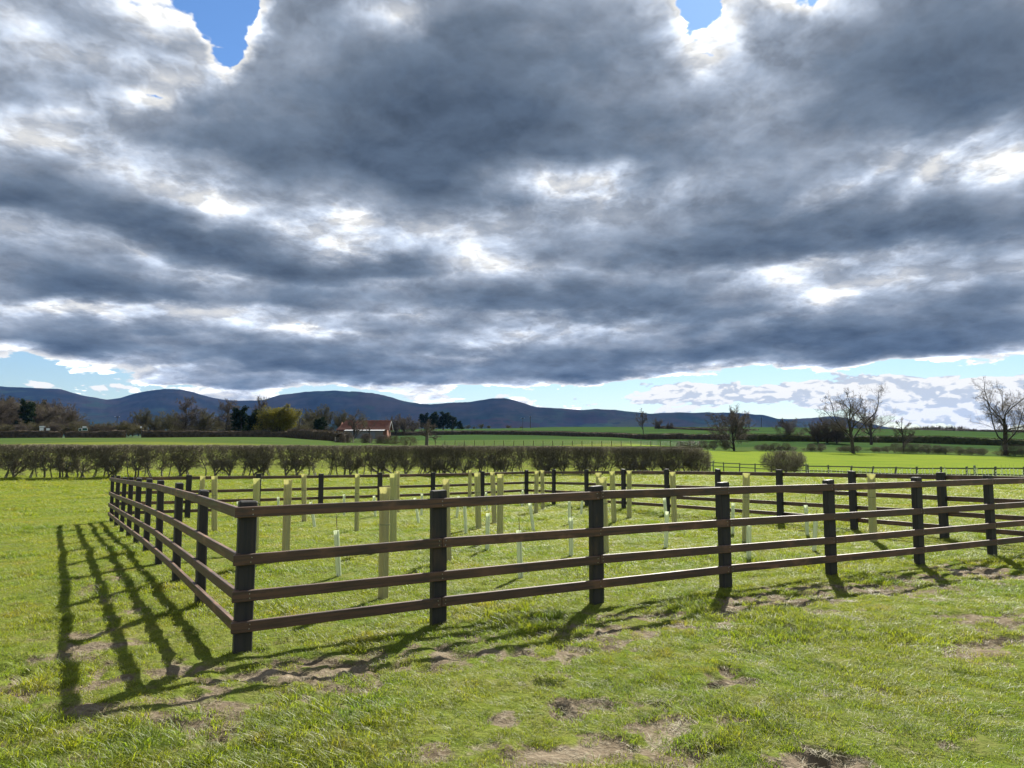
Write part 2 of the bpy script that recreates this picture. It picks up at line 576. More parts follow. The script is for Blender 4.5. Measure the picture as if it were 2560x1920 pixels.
def build_ground():
    ang = np.concatenate([np.arange(-180, -56, 4.0), np.arange(-56, 56, 0.22), np.arange(56, 180, 4.0)])
    rad = [0.6]
    while rad[-1] < 9000:
        r = rad[-1]
        rad.append(r * (1.010 if 2.5 < r < 30 else 1.016 if r < 260 else 1.05))
    rad = np.array(rad)
    A, R = np.meshgrid(np.radians(ang), rad)
    X, Y = R * np.sin(A), R * np.cos(A)
    Z = land(X, Y)
    mud = np.where(R < 40, mud_at(X, Y), 0)
    near = smooth01(45, 8, R)
    Z = Z + near * ((fbm(X * 1.1, Y * 1.1, 3, 3) - .5) * .035 + (fbm(X * 5, Y * 5, 3, 8) - .5) * (.045 + .06 * mud) - .025 * mud)
    hoof = np.where(R < 16, hoof_at(X, Y), 0)
    Z = Z - hoof
    mud = np.maximum(mud, np.clip(hoof * 22 - .25, 0, .9))
    Z = Z + smooth01(30, 90, R) * (fbm(X * .03, Y * .03, 3, 4) - .5) * .25
    dark = smooth01(-1.2, 1.2, Y - np.interp(X, SHADE_EDGE_X, SHADE_EDGE_Y) + (fbm(X * .05, Y * .05, 3, 6) - .5) * 5)  # cloud shade painted as darker ground colour beyond that edge
    crop = smooth01(-1.5, 1.5, Y - np.interp(X, [-400, 15, 24, 36, 70, 400], [900, 900, 80, 72, 44, 10])) * (1 - dark)
    far = smooth01(215, 235, R)
    na, nr = len(ang), len(rad)
    V = np.stack([X, Y, Z], -1).reshape(-1, 3)
    i, j = np.meshgrid(np.arange(nr - 1), np.arange(na), indexing='ij')
    k = (j + 1) % na
    Fq = np.stack([i * na + j, i * na + k, (i + 1) * na + k, (i + 1) * na + j], -1).reshape(-1, 4)[:, ::-1]
    V = np.concatenate([V, [[0, 0, 0]]])
    me = mesh_from('ground', V, Fq, True)
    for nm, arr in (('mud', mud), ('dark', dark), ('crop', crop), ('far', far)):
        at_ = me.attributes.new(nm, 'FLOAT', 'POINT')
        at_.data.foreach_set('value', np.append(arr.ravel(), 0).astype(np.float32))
    return me


def attr(n, name):
    a = n.new('ShaderNodeAttribute', attribute_name=name)
    return a.outputs['Fac']


m_ground, n, p, _o = material('pasture_ground', 1.0, 0.0)
pos = n.new('ShaderNodeNewGeometry').outputs['Position']
n1 = n.noise(pos, 0.35, 5, 0.6)
n2 = n.noise(pos, 3.0, 5, 0.65)
n3 = n.noise(pos, 24.0, 4, 0.6)
grass_c = n.mix(n.maprange(n1, .3, .7), (.085, .125, .020), (.140, .155, .032))
grass_c = n.mix(n.maprange(n2, .4, .7, 0, .7), grass_c, (.165, .15, .062))
grass_c = n.mix(n.maprange(n3, .35, .7, 0, .6), grass_c, (.055, .085, .012))
crop_c = n.mix(n.maprange(n1, .3, .7), (.125, .180, .026), (.155, .195, .030))
crop_c = n.mix(n.maprange(n2, .45, .75, 0, .5), crop_c, (.10, .145, .024))
n5 = n.noise(n.vmath('MULTIPLY', pos, (.06, .5, 1)), 1.0, 4, 0.6)
crop_c = n.mix(n.maprange(n5, .46, .66, 0, .55), crop_c, (.088, .130, .024))
pos_s = n.vmath('MULTIPLY', pos, (0.25, 1.0, 1.0))
n4 = n.noise(pos_s, 0.08, 5, 0.6)
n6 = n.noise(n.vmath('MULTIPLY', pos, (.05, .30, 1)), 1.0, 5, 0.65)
cloud_shade_c = n.mix(n.maprange(n4, .35, .68), (.045, .078, .022), (.064, .094, .028))  # pasture green darkened to stand for cloud shade
cloud_shade_c = n.mix(n.maprange(n6, .48, .68, 0, .6), cloud_shade_c, (.075, .088, .034))
far_c = n.mix(n.maprange(n4, .35, .68), (.028, .056, .020), (.045, .076, .024))  # farthest fields, darker still, with the cloud shade in their colour
mud_c = n.mix(n.maprange(n2, .3, .7), (.170, .138, .098), (.085, .066, .044))
mud_c = n.mix(n.maprange(n3, .45, .8), mud_c, (.26, .225, .165))
c = n.mix(attr(n, 'crop'), grass_c, crop_c)
c = n.mix(attr(n, 'dark'), c, n.mix(attr(n, 'far'), cloud_shade_c, far_c))
c = n.mix(n.maprange(attr(n, 'mud'), .2, .7), c, mud_c)
n.put(p.inputs['Base Color'], c)
bump(n, p, n.math('ADD', n3, n.math('MULTIPLY', n2, 2.0)), 0.6, 0.03)
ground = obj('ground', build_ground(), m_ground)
ground['kind'] = 'structure'

# ---- the line of hills
RIDGE = [(-700, 985), (-400, 975), (-150, 966), (0, 968), (100, 972), (150, 975), (205, 990), (265, 1001), (300, 997), (340, 984), (372, 977), (410, 974), (450, 976),
         (480, 983), (520, 995), (560, 1001), (620, 1003), (660, 1001), (700, 988), (760, 980), (830, 977), (900, 981), (960, 992), (1000, 1002), (1050, 1010),
         (1080, 1013), (1110, 1010), (1170, 1007), (1200, 1001), (1230, 996), (1262, 995), (1285, 1000), (1310, 1009), (1345, 1020), (1400, 1022), (1430, 1024), (1455, 1027),
         (1490, 1025), (1540, 1026), (1600, 1032), (1625, 1035), (1680, 1033), (1760, 1032), (1850, 1034), (1910, 1039), (1945, 1048), (1990, 1048), (2020, 1046),
         (2080, 1042), (2110, 1046), (2160, 1058), (2230, 1070), (2330, 1078), (2560, 1086), (3000, 1095), (3400, 1098)]


def build_hills():
    n_u, n_v = 900, 60
    px = np.linspace(-700, 3400, n_u)
    ry = np.interp(px, [a for a, _ in RIDGE], [b for _, b in RIDGE])
    ry = np.convolve(np.pad(ry, 1, 'edge'), [.2, .6, .2], 'valid')
    ridge_d = 5200 + 500 * np.sin(px / 310.0)
    V = np.zeros((n_v, n_u, 3))
    for k in range(n_u):
        top = at(px[k], ry[k], ridge_d[k])
        t = np.linspace(0, 1, n_v)
        front = t <= .8
        d = np.where(front, 3000 + (ridge_d[k] - 3000) * (t / .8), ridge_d[k] + (t - .8) / .2 * 1500)
        prof = np.where(front, smooth01(0.12, .8, t) ** 1.25, 1 - .35 * ((t - .8) / .2) ** 1.5)
        zb = -4.0
        V[:, k, 0] = top[0] / top[1] * d
        V[:, k, 1] = d
        V[:, k, 2] = zb + (top[2] - zb) * prof
    w = (np.linspace(0, 1, n_v)[:, None] / .8)
    w = np.clip(np.where(w < 1, w * (1 - w) * 4, 0), 0, 1)
    amp = (V[:, :, 2] + 4) * .42
    V[:, :, 2] += w * amp * (fbm(V[:, :, 0] / 420, V[:, :, 1] / 900, 6, 21, .55) - .5) * 1.3
    V[:, :, 2] += (V[:, :, 2] > 40) * (fbm(V[:, :, 0] / 60, V[:, :, 1] / 200, 3, 25) - .5) * 7
    i, j = np.meshgrid(np.arange(n_v - 1), np.arange(n_u - 1), indexing='ij')
    a = i * n_u + j
    Fq = np.stack([a, a + 1, a + n_u + 1, a + n_u], -1).reshape(-1, 4)
    return mesh_from('hills', V.reshape(-1, 3), Fq, True)


m_hill, n, p, _o = material('moorland', 1.0, 0.0)
pos = n.new('ShaderNodeNewGeometry').outputs['Position']
h1 = n.noise(n.vmath('MULTIPLY', pos, (1, 1, 3)), 0.0022, 6, 0.6)
h2 = n.noise(n.vmath('MULTIPLY', pos, (1, .6, 2)), 0.006, 5, 0.6)
vor = n.new('ShaderNodeTexVoronoi', voronoi_dimensions='2D', feature='F1')
n.put(vor.inputs['Vector'], pos)
vor.inputs['Scale'].default_value = .004
wood = n.noise(n.vmath('MULTIPLY', pos, (1, 1, 3)), .012, 5, .7)
c = n.mix(n.maprange(h1, .40, .62), (.007, .009, .011), (.022, .018, .017))
c = n.mix(n.maprange(h2, .55, .66), c, (.014, .022, .016))
zz = n.new('ShaderNodeSeparateXYZ')
n.put(zz.inputs[0], pos)
low = n.math('MULTIPLY', n.maprange(zz.outputs[2], 150, 60), n.maprange(h2, .46, .56))
c = n.mix(low, c, (.026, .042, .022))
c = n.mix(n.maprange(zz.outputs[2], 230, 60, 0, .4), c, n.mix(1.0, vor.outputs['Color'], (.050, .070, .034), 'MULTIPLY'))
c = n.mix(n.math('MULTIPLY', n.maprange(wood, .52, .60), n.maprange(zz.outputs[2], 290, 200)), c, (.008, .012, .010))
n.put(p.inputs['Base Color'], c)
hills = obj('hills', build_hills(), m_hill)
hills['kind'] = 'structure'

# ================================================================== paddock fence
m_rail, n, p, _o = material('stained_rail', 0.5, 0.55)
tc = n.new('ShaderNodeTexCoord').outputs['Object']
inf = n.new('ShaderNodeObjectInfo')
tco = n.vmath('ADD', tc, n.vmath('SCALE', (7.0, 3.0, 5.0), scale=inf.outputs['Random']))
g1 = n.noise(n.vmath('MULTIPLY', tco, (1.2, 26, 26)), 1.6, 6, 0.62)
g2 = n.noise(n.vmath('MULTIPLY', tco, (3.0, 5, 5)), 1.0, 4, 0.6)
c = n.mix(n.maprange(g1, .34, .66), (.045, .026, .016), (.150, .076, .040))
c = n.mix(n.maprange(g2, .52, .72, 0, .75), c, (.235, .118, .060))
c = n.mix(n.maprange(g2, .42, .26, 0, .7), c, (.030, .024, .020))
c = n.mix(n.math('MULTIPLY', inf.outputs['Random'], .45), c, (.050, .034, .025))
n.put(p.inputs['Base Color'], c)
n.put(p.inputs['Roughness'], n.maprange(g1, .3, .7, .42, .72))
bump(n, p, g1, 0.35, 0.004)

m_post, n, p, _o = material('stained_post', 0.6, 0.35)
tc = n.new('ShaderNodeTexCoord').outputs['Object']
inf = n.new('ShaderNodeObjectInfo')
tco = n.vmath('ADD', tc, n.vmath('SCALE', (7.0, 3.0, 5.0), scale=inf.outputs['Random']))
g1 = n.noise(n.vmath('MULTIPLY', tco, (24, 24, 1.0)), 1.6, 6, 0.62)
g2 = n.noise(n.vmath('MULTIPLY', tco, (4, 4, 1.4)), 1.0, 4, 0.6)
c = n.mix(n.maprange(g1, .34, .68), (.016, .018, .020), (.042, .038, .034))
c = n.mix(n.maprange(g2, .56, .74, 0, .8), c, (.085, .058, .036))
n.put(p.inputs['Base Color'], c)
n.put(p.inputs['Roughness'], n.maprange(g1, .3, .7, .45, .75))
bump(n, p, g1, 0.4, 0.004)

m_nail, n, p, _o = material('zinc_nail', 0.35, 0.5)
p.inputs['Base Color'].default_value = (.45, .45, .44, 1)
p.inputs['Metallic'].default_value = 0.9

H_POST = 1.25
RAIL_Z = (1.146, .762, .466, .216)
C0, C1, C2, C3 = np.array([-2.24, 6.15]), np.array([-10.88, 19.79]), np.array([.55, 27.7]), np.array([8.96, 12.26])


def on_line(a, b, px):
    """point of the straight run a-b that lies in the direction of a pixel column"""
    u = (px - 1280) / FPX * (math.cos(PITCH) - .012)
    d = b - a
    t = (u * a[1] - a[0]) / (d[0] - u * d[1])
    return a + d * t


near_pts = [C0] + [on_line(C0, C3, q) for q in (1097, 1490, 1812, 2076, 2297, 2480)] + [C3]
left_pts = [C0] + [on_line(C0, C1, q) for q in (505, 443, 397.5, 364.6, 339.5, 319.7, 302, 288)] + [C1]
far_pts = [C1] + [on_line(C1, C2, q) for q in (465, 640, 799, 947, 1081, 1205)] + [C2]
right_pts = [C2] + [on_line(C2, C3, q) for q in (1385, 1468, 1561, 1671, 1799, 1954, 2138, 2363)] + [C3]

fence = thing('paddock_fence', 'dark stained timber post and four rail fence round the young tree paddock', 'fence', (C0[0], C0[1], float(land(*C0))))
FO = np.array(fence.location)
rng = random.Random(4)
pv, pf = [], []
post_meshes = []
for k in range(4):
    w, t = .075 + rng.uniform(-.004, .005), .044 + rng.uniform(-.003, .004)
    v, f = box_geo(-w, w, -t, t, -.35, H_POST, .008 + .004 * (k % 2))
    v = [(x + rng.uniform(-.002, .002), y + rng.uniform(-.002, .002), z + (x * .03 * (k - 1.5) if z > 1 else 0)) for (x, y, z) in v]
    post_meshes.append(mesh_from('post', v, f))
nail_v, nail_f = [], []
for s in range(8):
    a = s * math.pi / 4
    nail_v.append((.0045 * math.cos(a), -.0022, .0045 * math.sin(a)))
nail_v += [(x, 0.004, z) for (x, y, z) in nail_v]
nail_f = [tuple(range(8))] + [(s, 8 + s, 8 + (s + 1) % 8, (s + 1) % 8) for s in range(8)]
nail_mesh = mesh_from('nail', nail_v, nail_f)


def run(pts, out_sign, joint_shift, ext0=0.0, ext1=0.0, skip_first=True, with_nails=False):
    """posts and rails along a run of points; rails are nailed to the outside of the posts"""
    zs = [float(land(*q)) for q in pts]
    n_ = len(pts)
    for k in range(1 if skip_first else 0, n_ - 1 if n_ and pts is right_pts else n_):
        q = pts[k]
        d = pts[min(k + 1, n_ - 1)] - pts[max(k - 1, 0)]
        a = math.atan2(d[1], d[0])
        o = obj('post', post_meshes[rng.randrange(4)], m_post, fence, (q[0] - FO[0], q[1] - FO[1], zs[k] - FO[2] + rng.uniform(-.015, .012)),
                (rng.uniform(-.012, .012), rng.uniform(-.012, .012), a + rng.uniform(-.03, .03)))
    for r, rz in enumerate(RAIL_Z):
        cuts = [0] + [k for k in range(1, n_ - 1) if (k + (r + joint_shift)) % 2 == 0] + [n_ - 1]
        for a_, b_ in zip(cuts[:-1], cuts[1:]):
            p0 = np.array([*pts[a_], zs[a_] + rz + rng.uniform(-.006, .006)])
            p1 = np.array([*pts[b_], zs[b_] + rz + rng.uniform(-.006, .006)])
            d = p1 - p0
            L = float(np.linalg.norm(d))
            ux = d / L
            nrm = np.array([ux[1], -ux[0], 0]) * out_sign
            nrm /= np.linalg.norm(nrm)
            off = nrm * (.044 + .0205 + .003)
            e0 = ext0 if a_ == 0 else -.0015
            e1 = ext1 if b_ == n_ - 1 else -.0015
            v, f = box_geo(-e0, L + e1, -.0195, .0195, -.044, .044, .005)
            ang = math.atan2(ux[1], ux[0])
            tilt = math.asin(ux[2])
            p0 = p0 + off - FO
            ro = obj('rail', mesh_from('rail', v, f), m_rail, fence, p0, (rng.uniform(-.02, .02), -tilt, ang))
            if with_nails:
                for k in range(a_, b_ + 1):
                    s_ = float(np.linalg.norm(pts[k] - pts[a_]))
                    s_ = min(max(s_, .035), L - .035)
                    for dz in (-.02, .02):
                        obj('nail', nail_mesh, m_nail, ro, (s_ + rng.uniform(-.006, .006), -.0205 * out_sign, dz + rng.uniform(-.004, .004)), (0, 0, 0 if out_sign > 0 else math.pi))


run(near_pts, 1, 0, ext0=.105, ext1=.1, skip_first=False, with_nails=True)
run(left_pts, -1, 1, ext0=.045, ext1=.06)
run(far_pts, -1, 0, ext0=.06, ext1=.06)
run(right_pts, -1, 1, ext0=.02, ext1=.06)

# ================================================================== tree shelters
m_shel, n, p, out = material('shelter_plastic', 0.45, 0.4)
inf = n.new('ShaderNodeObjectInfo')
tc = n.new('ShaderNodeTexCoord').outputs['Object']
g = n.noise(n.vmath('MULTIPLY', tc, (30, 30, 3)), 1.0, 3, .6)
c = n.mix(inf.outputs['Random'], (.58, .60, .34), (.60, .57, .35))
c = n.mix(n.maprange(g, .4, .7, 0, .35), c, (.48, .52, .27))
n.put(p.inputs['Base Color'], c)
tr = n.new('ShaderNodeBsdfTranslucent')
n.put(tr.inputs['Color'], n.mix(.5, c, (.88, .86, .52)))
ms = n.new('ShaderNodeMixShader')
ms.inputs[0].default_value = .55
n.t.links.new(p.outputs[0], ms.inputs[1])
n.t.links.new(tr.outputs[0], ms.inputs[2])
n.t.links.new(ms.outputs[0], out.inputs['Surface'])

m_tube, n, p, out = material('guard_plastic', 0.4, 0.4)
p.inputs['Base Color'].default_value = (.66, .72, .56, 1)
tr = n.new('ShaderNodeBsdfTranslucent')
tr.inputs['Color'].default_value = (.84, .90, .68, 1)
tp = n.new('ShaderNodeBsdfTransparent')
ms = n.new('ShaderNodeMixShader')
ms.inputs[0].default_value = .45
n.t.links.new(p.outputs[0], ms.inputs[1])
n.t.links.new(tr.outputs[0], ms.inputs[2])
ms2 = n.new('ShaderNodeMixShader')
ms2.inputs[0].default_value = .18
n.t.links.new(ms.outputs[0], ms2.inputs[1])
n.t.links.new(tp.outputs[0], ms2.inputs[2])
n.t.links.new(ms2.outputs[0], out.inputs['Surface'])

m_cane, n, p, _o = material('cane_and_stake', 0.7, 0.3)
tc = n.new('ShaderNodeTexCoord').outputs['Object']
n.put(p.inputs['Base Color'], n.mix(n.noise(tc, 14, 3, .6), (.075, .052, .028), (.16, .115, .06)))
m_bark_y, n, p, _o = material('sapling_bark', 0.7, 0.3)
p.inputs['Base Color'].default_value = (.08, .06, .045, 1)
m_tie, n, p, _o = material('cable_tie', 0.5, 0.4)
p.inputs['Base Color'].default_value = (.30, .33, .16, 1)


def square_tube(h=1.2, s=.052):
    """open square tube with rounded corners, ribs down its middle and a turned-out rim"""
    ring = []
    for k in range(4):
        a0 = math.pi / 2 * k + math.pi / 4
        for e in (-.16, .16):
            a = a0 + e
            m = max(abs(math.cos(a)), abs(math.sin(a)))
            ring.append((s * math.cos(a) / m, s * math.sin(a) / m))
        a = math.pi / 2 * (k + 1)
        for e, q in ((-.11, 1.0), (0, .90), (.11, 1.0)):
            b = a + e
            m = max(abs(math.cos(b)), abs(math.sin(b)))
            ring.append((q * s * math.cos(b) / m, q * s * math.sin(b) / m))
    nr = len(ring)
    levels = [(-.03, 1.0), (.35, .985), (.8, .98), (h - .035, 1.0), (h - .03, 1.06), (h - .008, 1.10), (h, 1.08)]
    V = [(x * k, y * k, z) for z, k in levels for (x, y) in ring]
    V += [(x * (k - .07), y * (k - .07), z) for z, k in levels for (x, y) in ring]
    Fq = []
    m = len(levels)
    for i in range(m - 1):
        for j in range(nr):
            a, b = i * nr + j, i * nr + (j + 1) % nr
            Fq.append((a, b, b + nr, a + nr))
            o = m * nr
            Fq.append((o + a, o + a + nr, o + b + nr, o + b))
    for j in range(nr):
        a, b = (m - 1) * nr + j, (m - 1) * nr + (j + 1) % nr
        Fq.append((a, b, b + m * nr, a + m * nr))
    return V, Fq


def round_tube(h=.6, r=.034):
    """split round guard: an open tube with one overlapped edge"""
    V, Fq = [], []
    k_ = 14
    for z in (-.03, h * .5, h):
        for k in range(k_ + 1):
            a = 2 * math.pi * 1.06 * k / k_
            q = r * (1 + .05 * k / k_) * (1.0 if z < h else 1.04)
            V.append((q * math.cos(a), q * math.sin(a), z))
    for i in range(2):
        for k in range(k_):
            a = i * (k_ + 1) + k
            Fq.append((a, a + 1, a + k_ + 2, a + k_ + 1))
    # the inner skin
    m = len(V)
    V += [(x * .94, y * .94, z) for (x, y, z) in V]
    Fq += [tuple(m + q for q in reversed(f)) for f in Fq]
    return V, Fq


sq_mesh = mesh_from('tube', *square_tube())
rt_mesh = mesh_from('tube', *round_tube(), smooth=True)
v, f = box_geo(-.0125, .0125, -.0125, .0125, -.3, 1.0, .003)
stake_mesh = mesh_from('stake', v, f)
v, f = tubes([(0, 0, -.2, .004, .003, .8, .0065, .0045)], 6)
cane_mesh = mesh_from('cane', v, f)
v, f = tubes([(0, 0, 0, .01, 0, .5, .006, .004), (.01, 0, .5, .0, .012, .92, .004, .002), (.01, 0, .5, .03, .01, .8, .003, .0015)], 5)
sap_mesh = mesh_from('sapling', v, f)
v, f = join_geo(box_geo(-.056, .056, -.0565, -.053, .78, .79), box_geo(-.056, .056, .053, .0565, .78, .79), box_geo(-.0565, -.053, -.053, .053, .78, .79), box_geo(.053, .0565, -.053, .053, .78, .79))
tie_mesh = mesh_from('cable_tie', v, f)

# pixel of the top and of the foot, turn in degrees
SHELTERS = [
    (506, 1190, 497, 1338, 30), (536, 1190, 536, 1329, 60), (641, 1196, 638, 1378, 20), (719, 1199, 714, 1402, 65), (759.5, 1185, 760.5, 1305, 45),
    (893.7, 1184.4, 891.6, 1328, 15), (962, 1217.6, 958, 1491, 70), (983, 1183.7, 983, 1372, 68), (994, 1178.5, 994, 1281, 40), (1114.7, 1198.4, 1121, 1405, 10),
    (1175.5, 1174.7, 1173, 1268.5, 20), (1193, 1182.6, 1196.5, 1321.6, 55), (1231, 1180, 1236, 1309, 45), (1251, 1185, 1250, 1350, 62), (1341.7, 1177, 1340, 1283, 12),
    (1355.5, 1176, 1357, 1274, 30), (1496.4, 1182, 1497, 1313, 40), (1505.5, 1194, 1513, 1381, 45), (1530, 1178.4, 1535.5, 1310, 25), (1573, 1176.6, 1573, 1294.7, 40),
    (1681.4, 1180, 1687, 1318, 38), (1864.8, 1182.6, 1863.5, 1355, 45), (2178.5, 1185, 2183.6, 1354, 8)]
DESC = ['tall square yellow green plastic tree shelter standing in the paddock',
        'tall square yellow green tree shelter leaning slightly inside the paddock']


def top_of(px, py, foot):
    r = ray(px, py)
    r = r / r[1] * foot[1]
    return np.array([r[0], foot[1], CAM_Z + r[2]])


for k, (tx, ty, bx, by, turn) in enumerate(SHELTERS):
    foot = hit(bx, by)
    top = top_of(tx, ty, foot)
    h = float(top[2] - foot[2])
    lean = math.atan2(top[0] - foot[0], h)
    leaning = abs(lean) > math.radians(1.7)
    t = thing('tree_shelter', DESC[1 if leaning else 0], 'tree shelter', foot, (rng.uniform(-.02, .02), lean, math.radians(0)), 'leaning square tree shelters' if leaning else 'upright square tree shelters')
    s = h / 1.2
    wd = (.9 + .2 * rng.random())
    o = obj('tube', sq_mesh, m_shel, t, (0, 0, 0), (0, 0, math.radians(turn)), (wd, wd, s))
    obj('stake', stake_mesh, m_cane, t, (.030 * math.cos(k * 2.1), .030 * math.sin(k * 2.1), 0), (0, 0, math.radians(turn)), (1, 1, s * .92))
    obj('sapling', sap_mesh, m_bark_y, t, (0, 0, 0), (0, 0, k))
    obj('cable_tie', tie_mesh, m_tie, t, (0, 0, 0), (0, 0, math.radians(turn)), (wd, wd, s))

#  tube top, tube foot, cane top (or None)
GUARDS = [
    (595, 1254, 595, 1312, 1240), (695.5, 1242.5, 695.5, 1292, 1230), (775.6, 1254, 787, 1318, 1246), (841, 1326, 847, 1442.5, 1290), (860, 1236, 860, 1290, 1232),
    (935, 1239.6, 938.5, 1293, None), (978, 1283, 988, 1366, 1270), (1037, 1244, 1047.4, 1311, None), (1055, 1234.6, 1053.7, 1289, 1221), (1147, 1240, 1142, 1295.6, 1231),
    (1161, 1258, 1165, 1335, None), (1215, 1230.5, 1217.6, 1277, 1220), (1220, 1283, 1217.6, 1378, 1275), (1307, 1225, 1305, 1266, 1212), (1296.7, 1326, 1301.7, 1445, 1295.6),
    (1324, 1257, 1334, 1328, None), (1423, 1249, 1424, 1312, None), (1427, 1294.5, 1428, 1390, 1267), (1456, 1240, 1453, 1285, 1216), (1660.6, 1245, 1668, 1322, 1243),
    (1667.5, 1279, 1665, 1369, None), (1832, 1258, 1832, 1335, None), (1872, 1306, 1872, 1404, None), (2014.5, 1263, 2019, 1340, 1240.5), (2040, 1286.6, 2035.6, 1377, 1274)]
for k, (tx, ty, bx, by, cy) in enumerate(GUARDS):
    foot = hit(bx, by)
    top = top_of(tx, ty, foot)
    h = float(top[2] - foot[2])
    lean = math.atan2(top[0] - foot[0], h)
    caned = cy is not None
    t = thing('tree_guard', 'short round pale green sapling guard with a thin cane above it' if caned else 'short round pale green sapling guard without a cane showing', 'tree guard', foot,
              (rng.uniform(-.03, .03), lean, 0), 'sapling guards with canes' if caned else 'sapling guards without canes')
    obj('tube', rt_mesh, m_tube, t, (0, 0, 0), (0, 0, k * 1.7), (1, 1, h / .6))
    if caned:
        ch = float(top_of(tx, cy, foot)[2] - foot[2])
        obj('cane', cane_mesh, m_cane, t, (.012, .008, 0), (0, 0, k), (1, 1, ch / .8))
    else:
        obj('sapling', sap_mesh, m_bark_y, t, (0, 0, 0), (0, 0, k), (1, 1, h / 1.0))

# ================================================================== growing things
def bark(name, dark, light, rough=.9, scale=6.0):
    m, n, p, _o = material(name, rough, 0.15)
    tc = n.new('ShaderNodeTexCoord').outputs['Object']
    inf = n.new('ShaderNodeObjectInfo')
    g = n.noise(tc, scale, 4, .65)
    c = n.mix(n.maprange(g, .3, .7), dark, light)
    n.put(p.inputs['Base Color'], n.mix(n.math('MULTIPLY', inf.outputs['Random'], .35), c, tuple(k * .6 for k in light)))
    return m


m_thorn = bark('hawthorn_bark', (.105, .10, .072), (.25, .24, .17))
m_twig = bark('hawthorn_twig', (.118, .104, .074), (.285, .255, .18), scale=3.0)
m_bark = bark('tree_bark', (.030, .026, .022), (.085, .074, .058), scale=2.0)
m_far_twig = bark('bare_twigs', (.065, .054, .042), (.155, .125, .092), scale=.6)
m_olive_twig = bark('budding_twigs', (.060, .058, .028), (.145, .130, .058), scale=.6)


def leafy(name, a, b, translucent=.3, scale=.5):
    m, n, p, out = material(name, .9, .05)
    pos = n.new('ShaderNodeNewGeometry').outputs['Position']
    g = n.noise(pos, scale, 5, .65)
    c = n.mix(n.maprange(g, .32, .68), a, b)
    n.put(p.inputs['Base Color'], c)
    tr = n.new('ShaderNodeBsdfTranslucent')
    n.put(tr.inputs['Color'], c)
    ms = n.new('ShaderNodeMixShader')
    ms.inputs[0].default_value = translucent
    n.t.links.new(p.outputs[0], ms.inputs[1])
    n.t.links.new(tr.outputs[0], ms.inputs[2])
    n.t.links.new(ms.outputs[0], out.inputs['Surface'])
    return m


m_pine = leafy('pine_needles', (.010, .022, .012), (.030, .050, .022), .15)
m_yellow = leafy('yellow_spring_leaf', (.085, .085, .016), (.22, .195, .035), .35)
m_hedge = leafy('clipped_hedge_twigs', (.040, .034, .024), (.10, .078, .052), .1, 1.2)
m_hedge_g = leafy('greening_hedge_twigs', (.030, .034, .014), (.075, .082, .028), .15, 1.2)


def unit(v):
    return v / max(np.linalg.norm(v), 1e-9)


def grow(segs, rg, p, d, L, r, lev, par):
    """one limb and everything that grows from it; segs[lev] gathers (p0, p1, r0, r1)"""
    ns = par['n'][lev]
    r_end = r * par['taper'][lev]
    kids = par['kids'][lev]
    start = par['bare'][lev]
    for i in range(ns):
        d = unit(d + rg.normal(0, par['wig'][lev], 3) + np.array([0, 0, par['up'][lev]]))
        q = p + d * (L / ns)
        ra, rb = r + (r_end - r) * i / ns, r + (r_end - r) * (i + 1) / ns
        segs[lev].append((*p, *q, ra, rb))
        if lev + 1 < len(par['n']):
            t = (i + 1) / ns
            if t > start:
                m = kids / max(1, round(ns * (1 - start)))
                m = int(m) + (rg.random() < m - int(m))
                for _ in range(m):
                    side = unit(np.cross(d, rg.normal(0, 1, 3)))
                    ang = par['ang'][lev] * rg.uniform(.7, 1.3)
                    cd = unit(d * math.cos(ang) + side * math.sin(ang))
                    s = rg.random() * (L / ns)
                    grow(segs, rg, q - d * s * .6, cd, L * par['len'][lev] * rg.uniform(.6, 1.2) * (1.15 - .55 * t), max(rb * par['rad'][lev], par['rmin']), lev + 1, par)
        p = q


def bare_tree(name, seed, par, trunk_mat, twig_mat, height=10.0, lean=(0, 0), split=2, leaves=None, size=.12, dome_w=None):
    """Empty > trunk, crown (unlabelled); grown to the height asked for"""
    rg = np.random.default_rng(seed)
    nl = len(par['n'])
    segs = [[] for _ in range(nl)]
    grow(segs, rg, np.zeros(3) - np.array([0, 0, .3]), unit(np.array([lean[0], lean[1], 1.0])), par['trunk'], par['r0'], 0, par)
    allz = np.concatenate([np.array(s)[:, 5] for s in segs if s])
    k = height / np.percentile(allz, 99.7)
    root = obj(name, None)
    kk = np.array([k] * 6 + [1, 1])
    tr = np.concatenate([np.array(s) for s in segs[:split] if s]) * kk
    cr = np.concatenate([np.array(s) for s in segs[split:] if s]) * kk
    v, f = tubes(tr, 6)
    obj('trunk', mesh_from('trunk', v, f, True), trunk_mat, root)
    v, f = tubes(cr, 3)
    if leaves:
        tips = cr[rg.integers(0, len(cr), leaves), 3:6] + rg.normal(0, .25, (leaves, 3))
        if dome_w:
            u = rg.normal(0, 1, (leaves, 3))
            u /= np.linalg.norm(u, axis=1, keepdims=True)
            u *= rg.uniform(.15, 1, (leaves, 1)) ** .4
            clump = .62 + .70 * fbm(u[:, 0] * 3 + 5, u[:, 2] * 3 + u[:, 1], 3, seed)
            dm = u * clump[:, None] * [dome_w, dome_w, height * .44] + [0, 0, height * .55]
            tips = np.where(rg.random((leaves, 1)) < .55, dm, tips)
        lv, lf = leaf_cards(rg, tips, size)
        obj('twigs', mesh_from('twigs', v, f), trunk_mat, root)
        obj('crown', mesh_from('crown', lv, lf), twig_mat, root)
    else:
        obj('crown', mesh_from('crown', v, f), twig_mat, root)
    return root


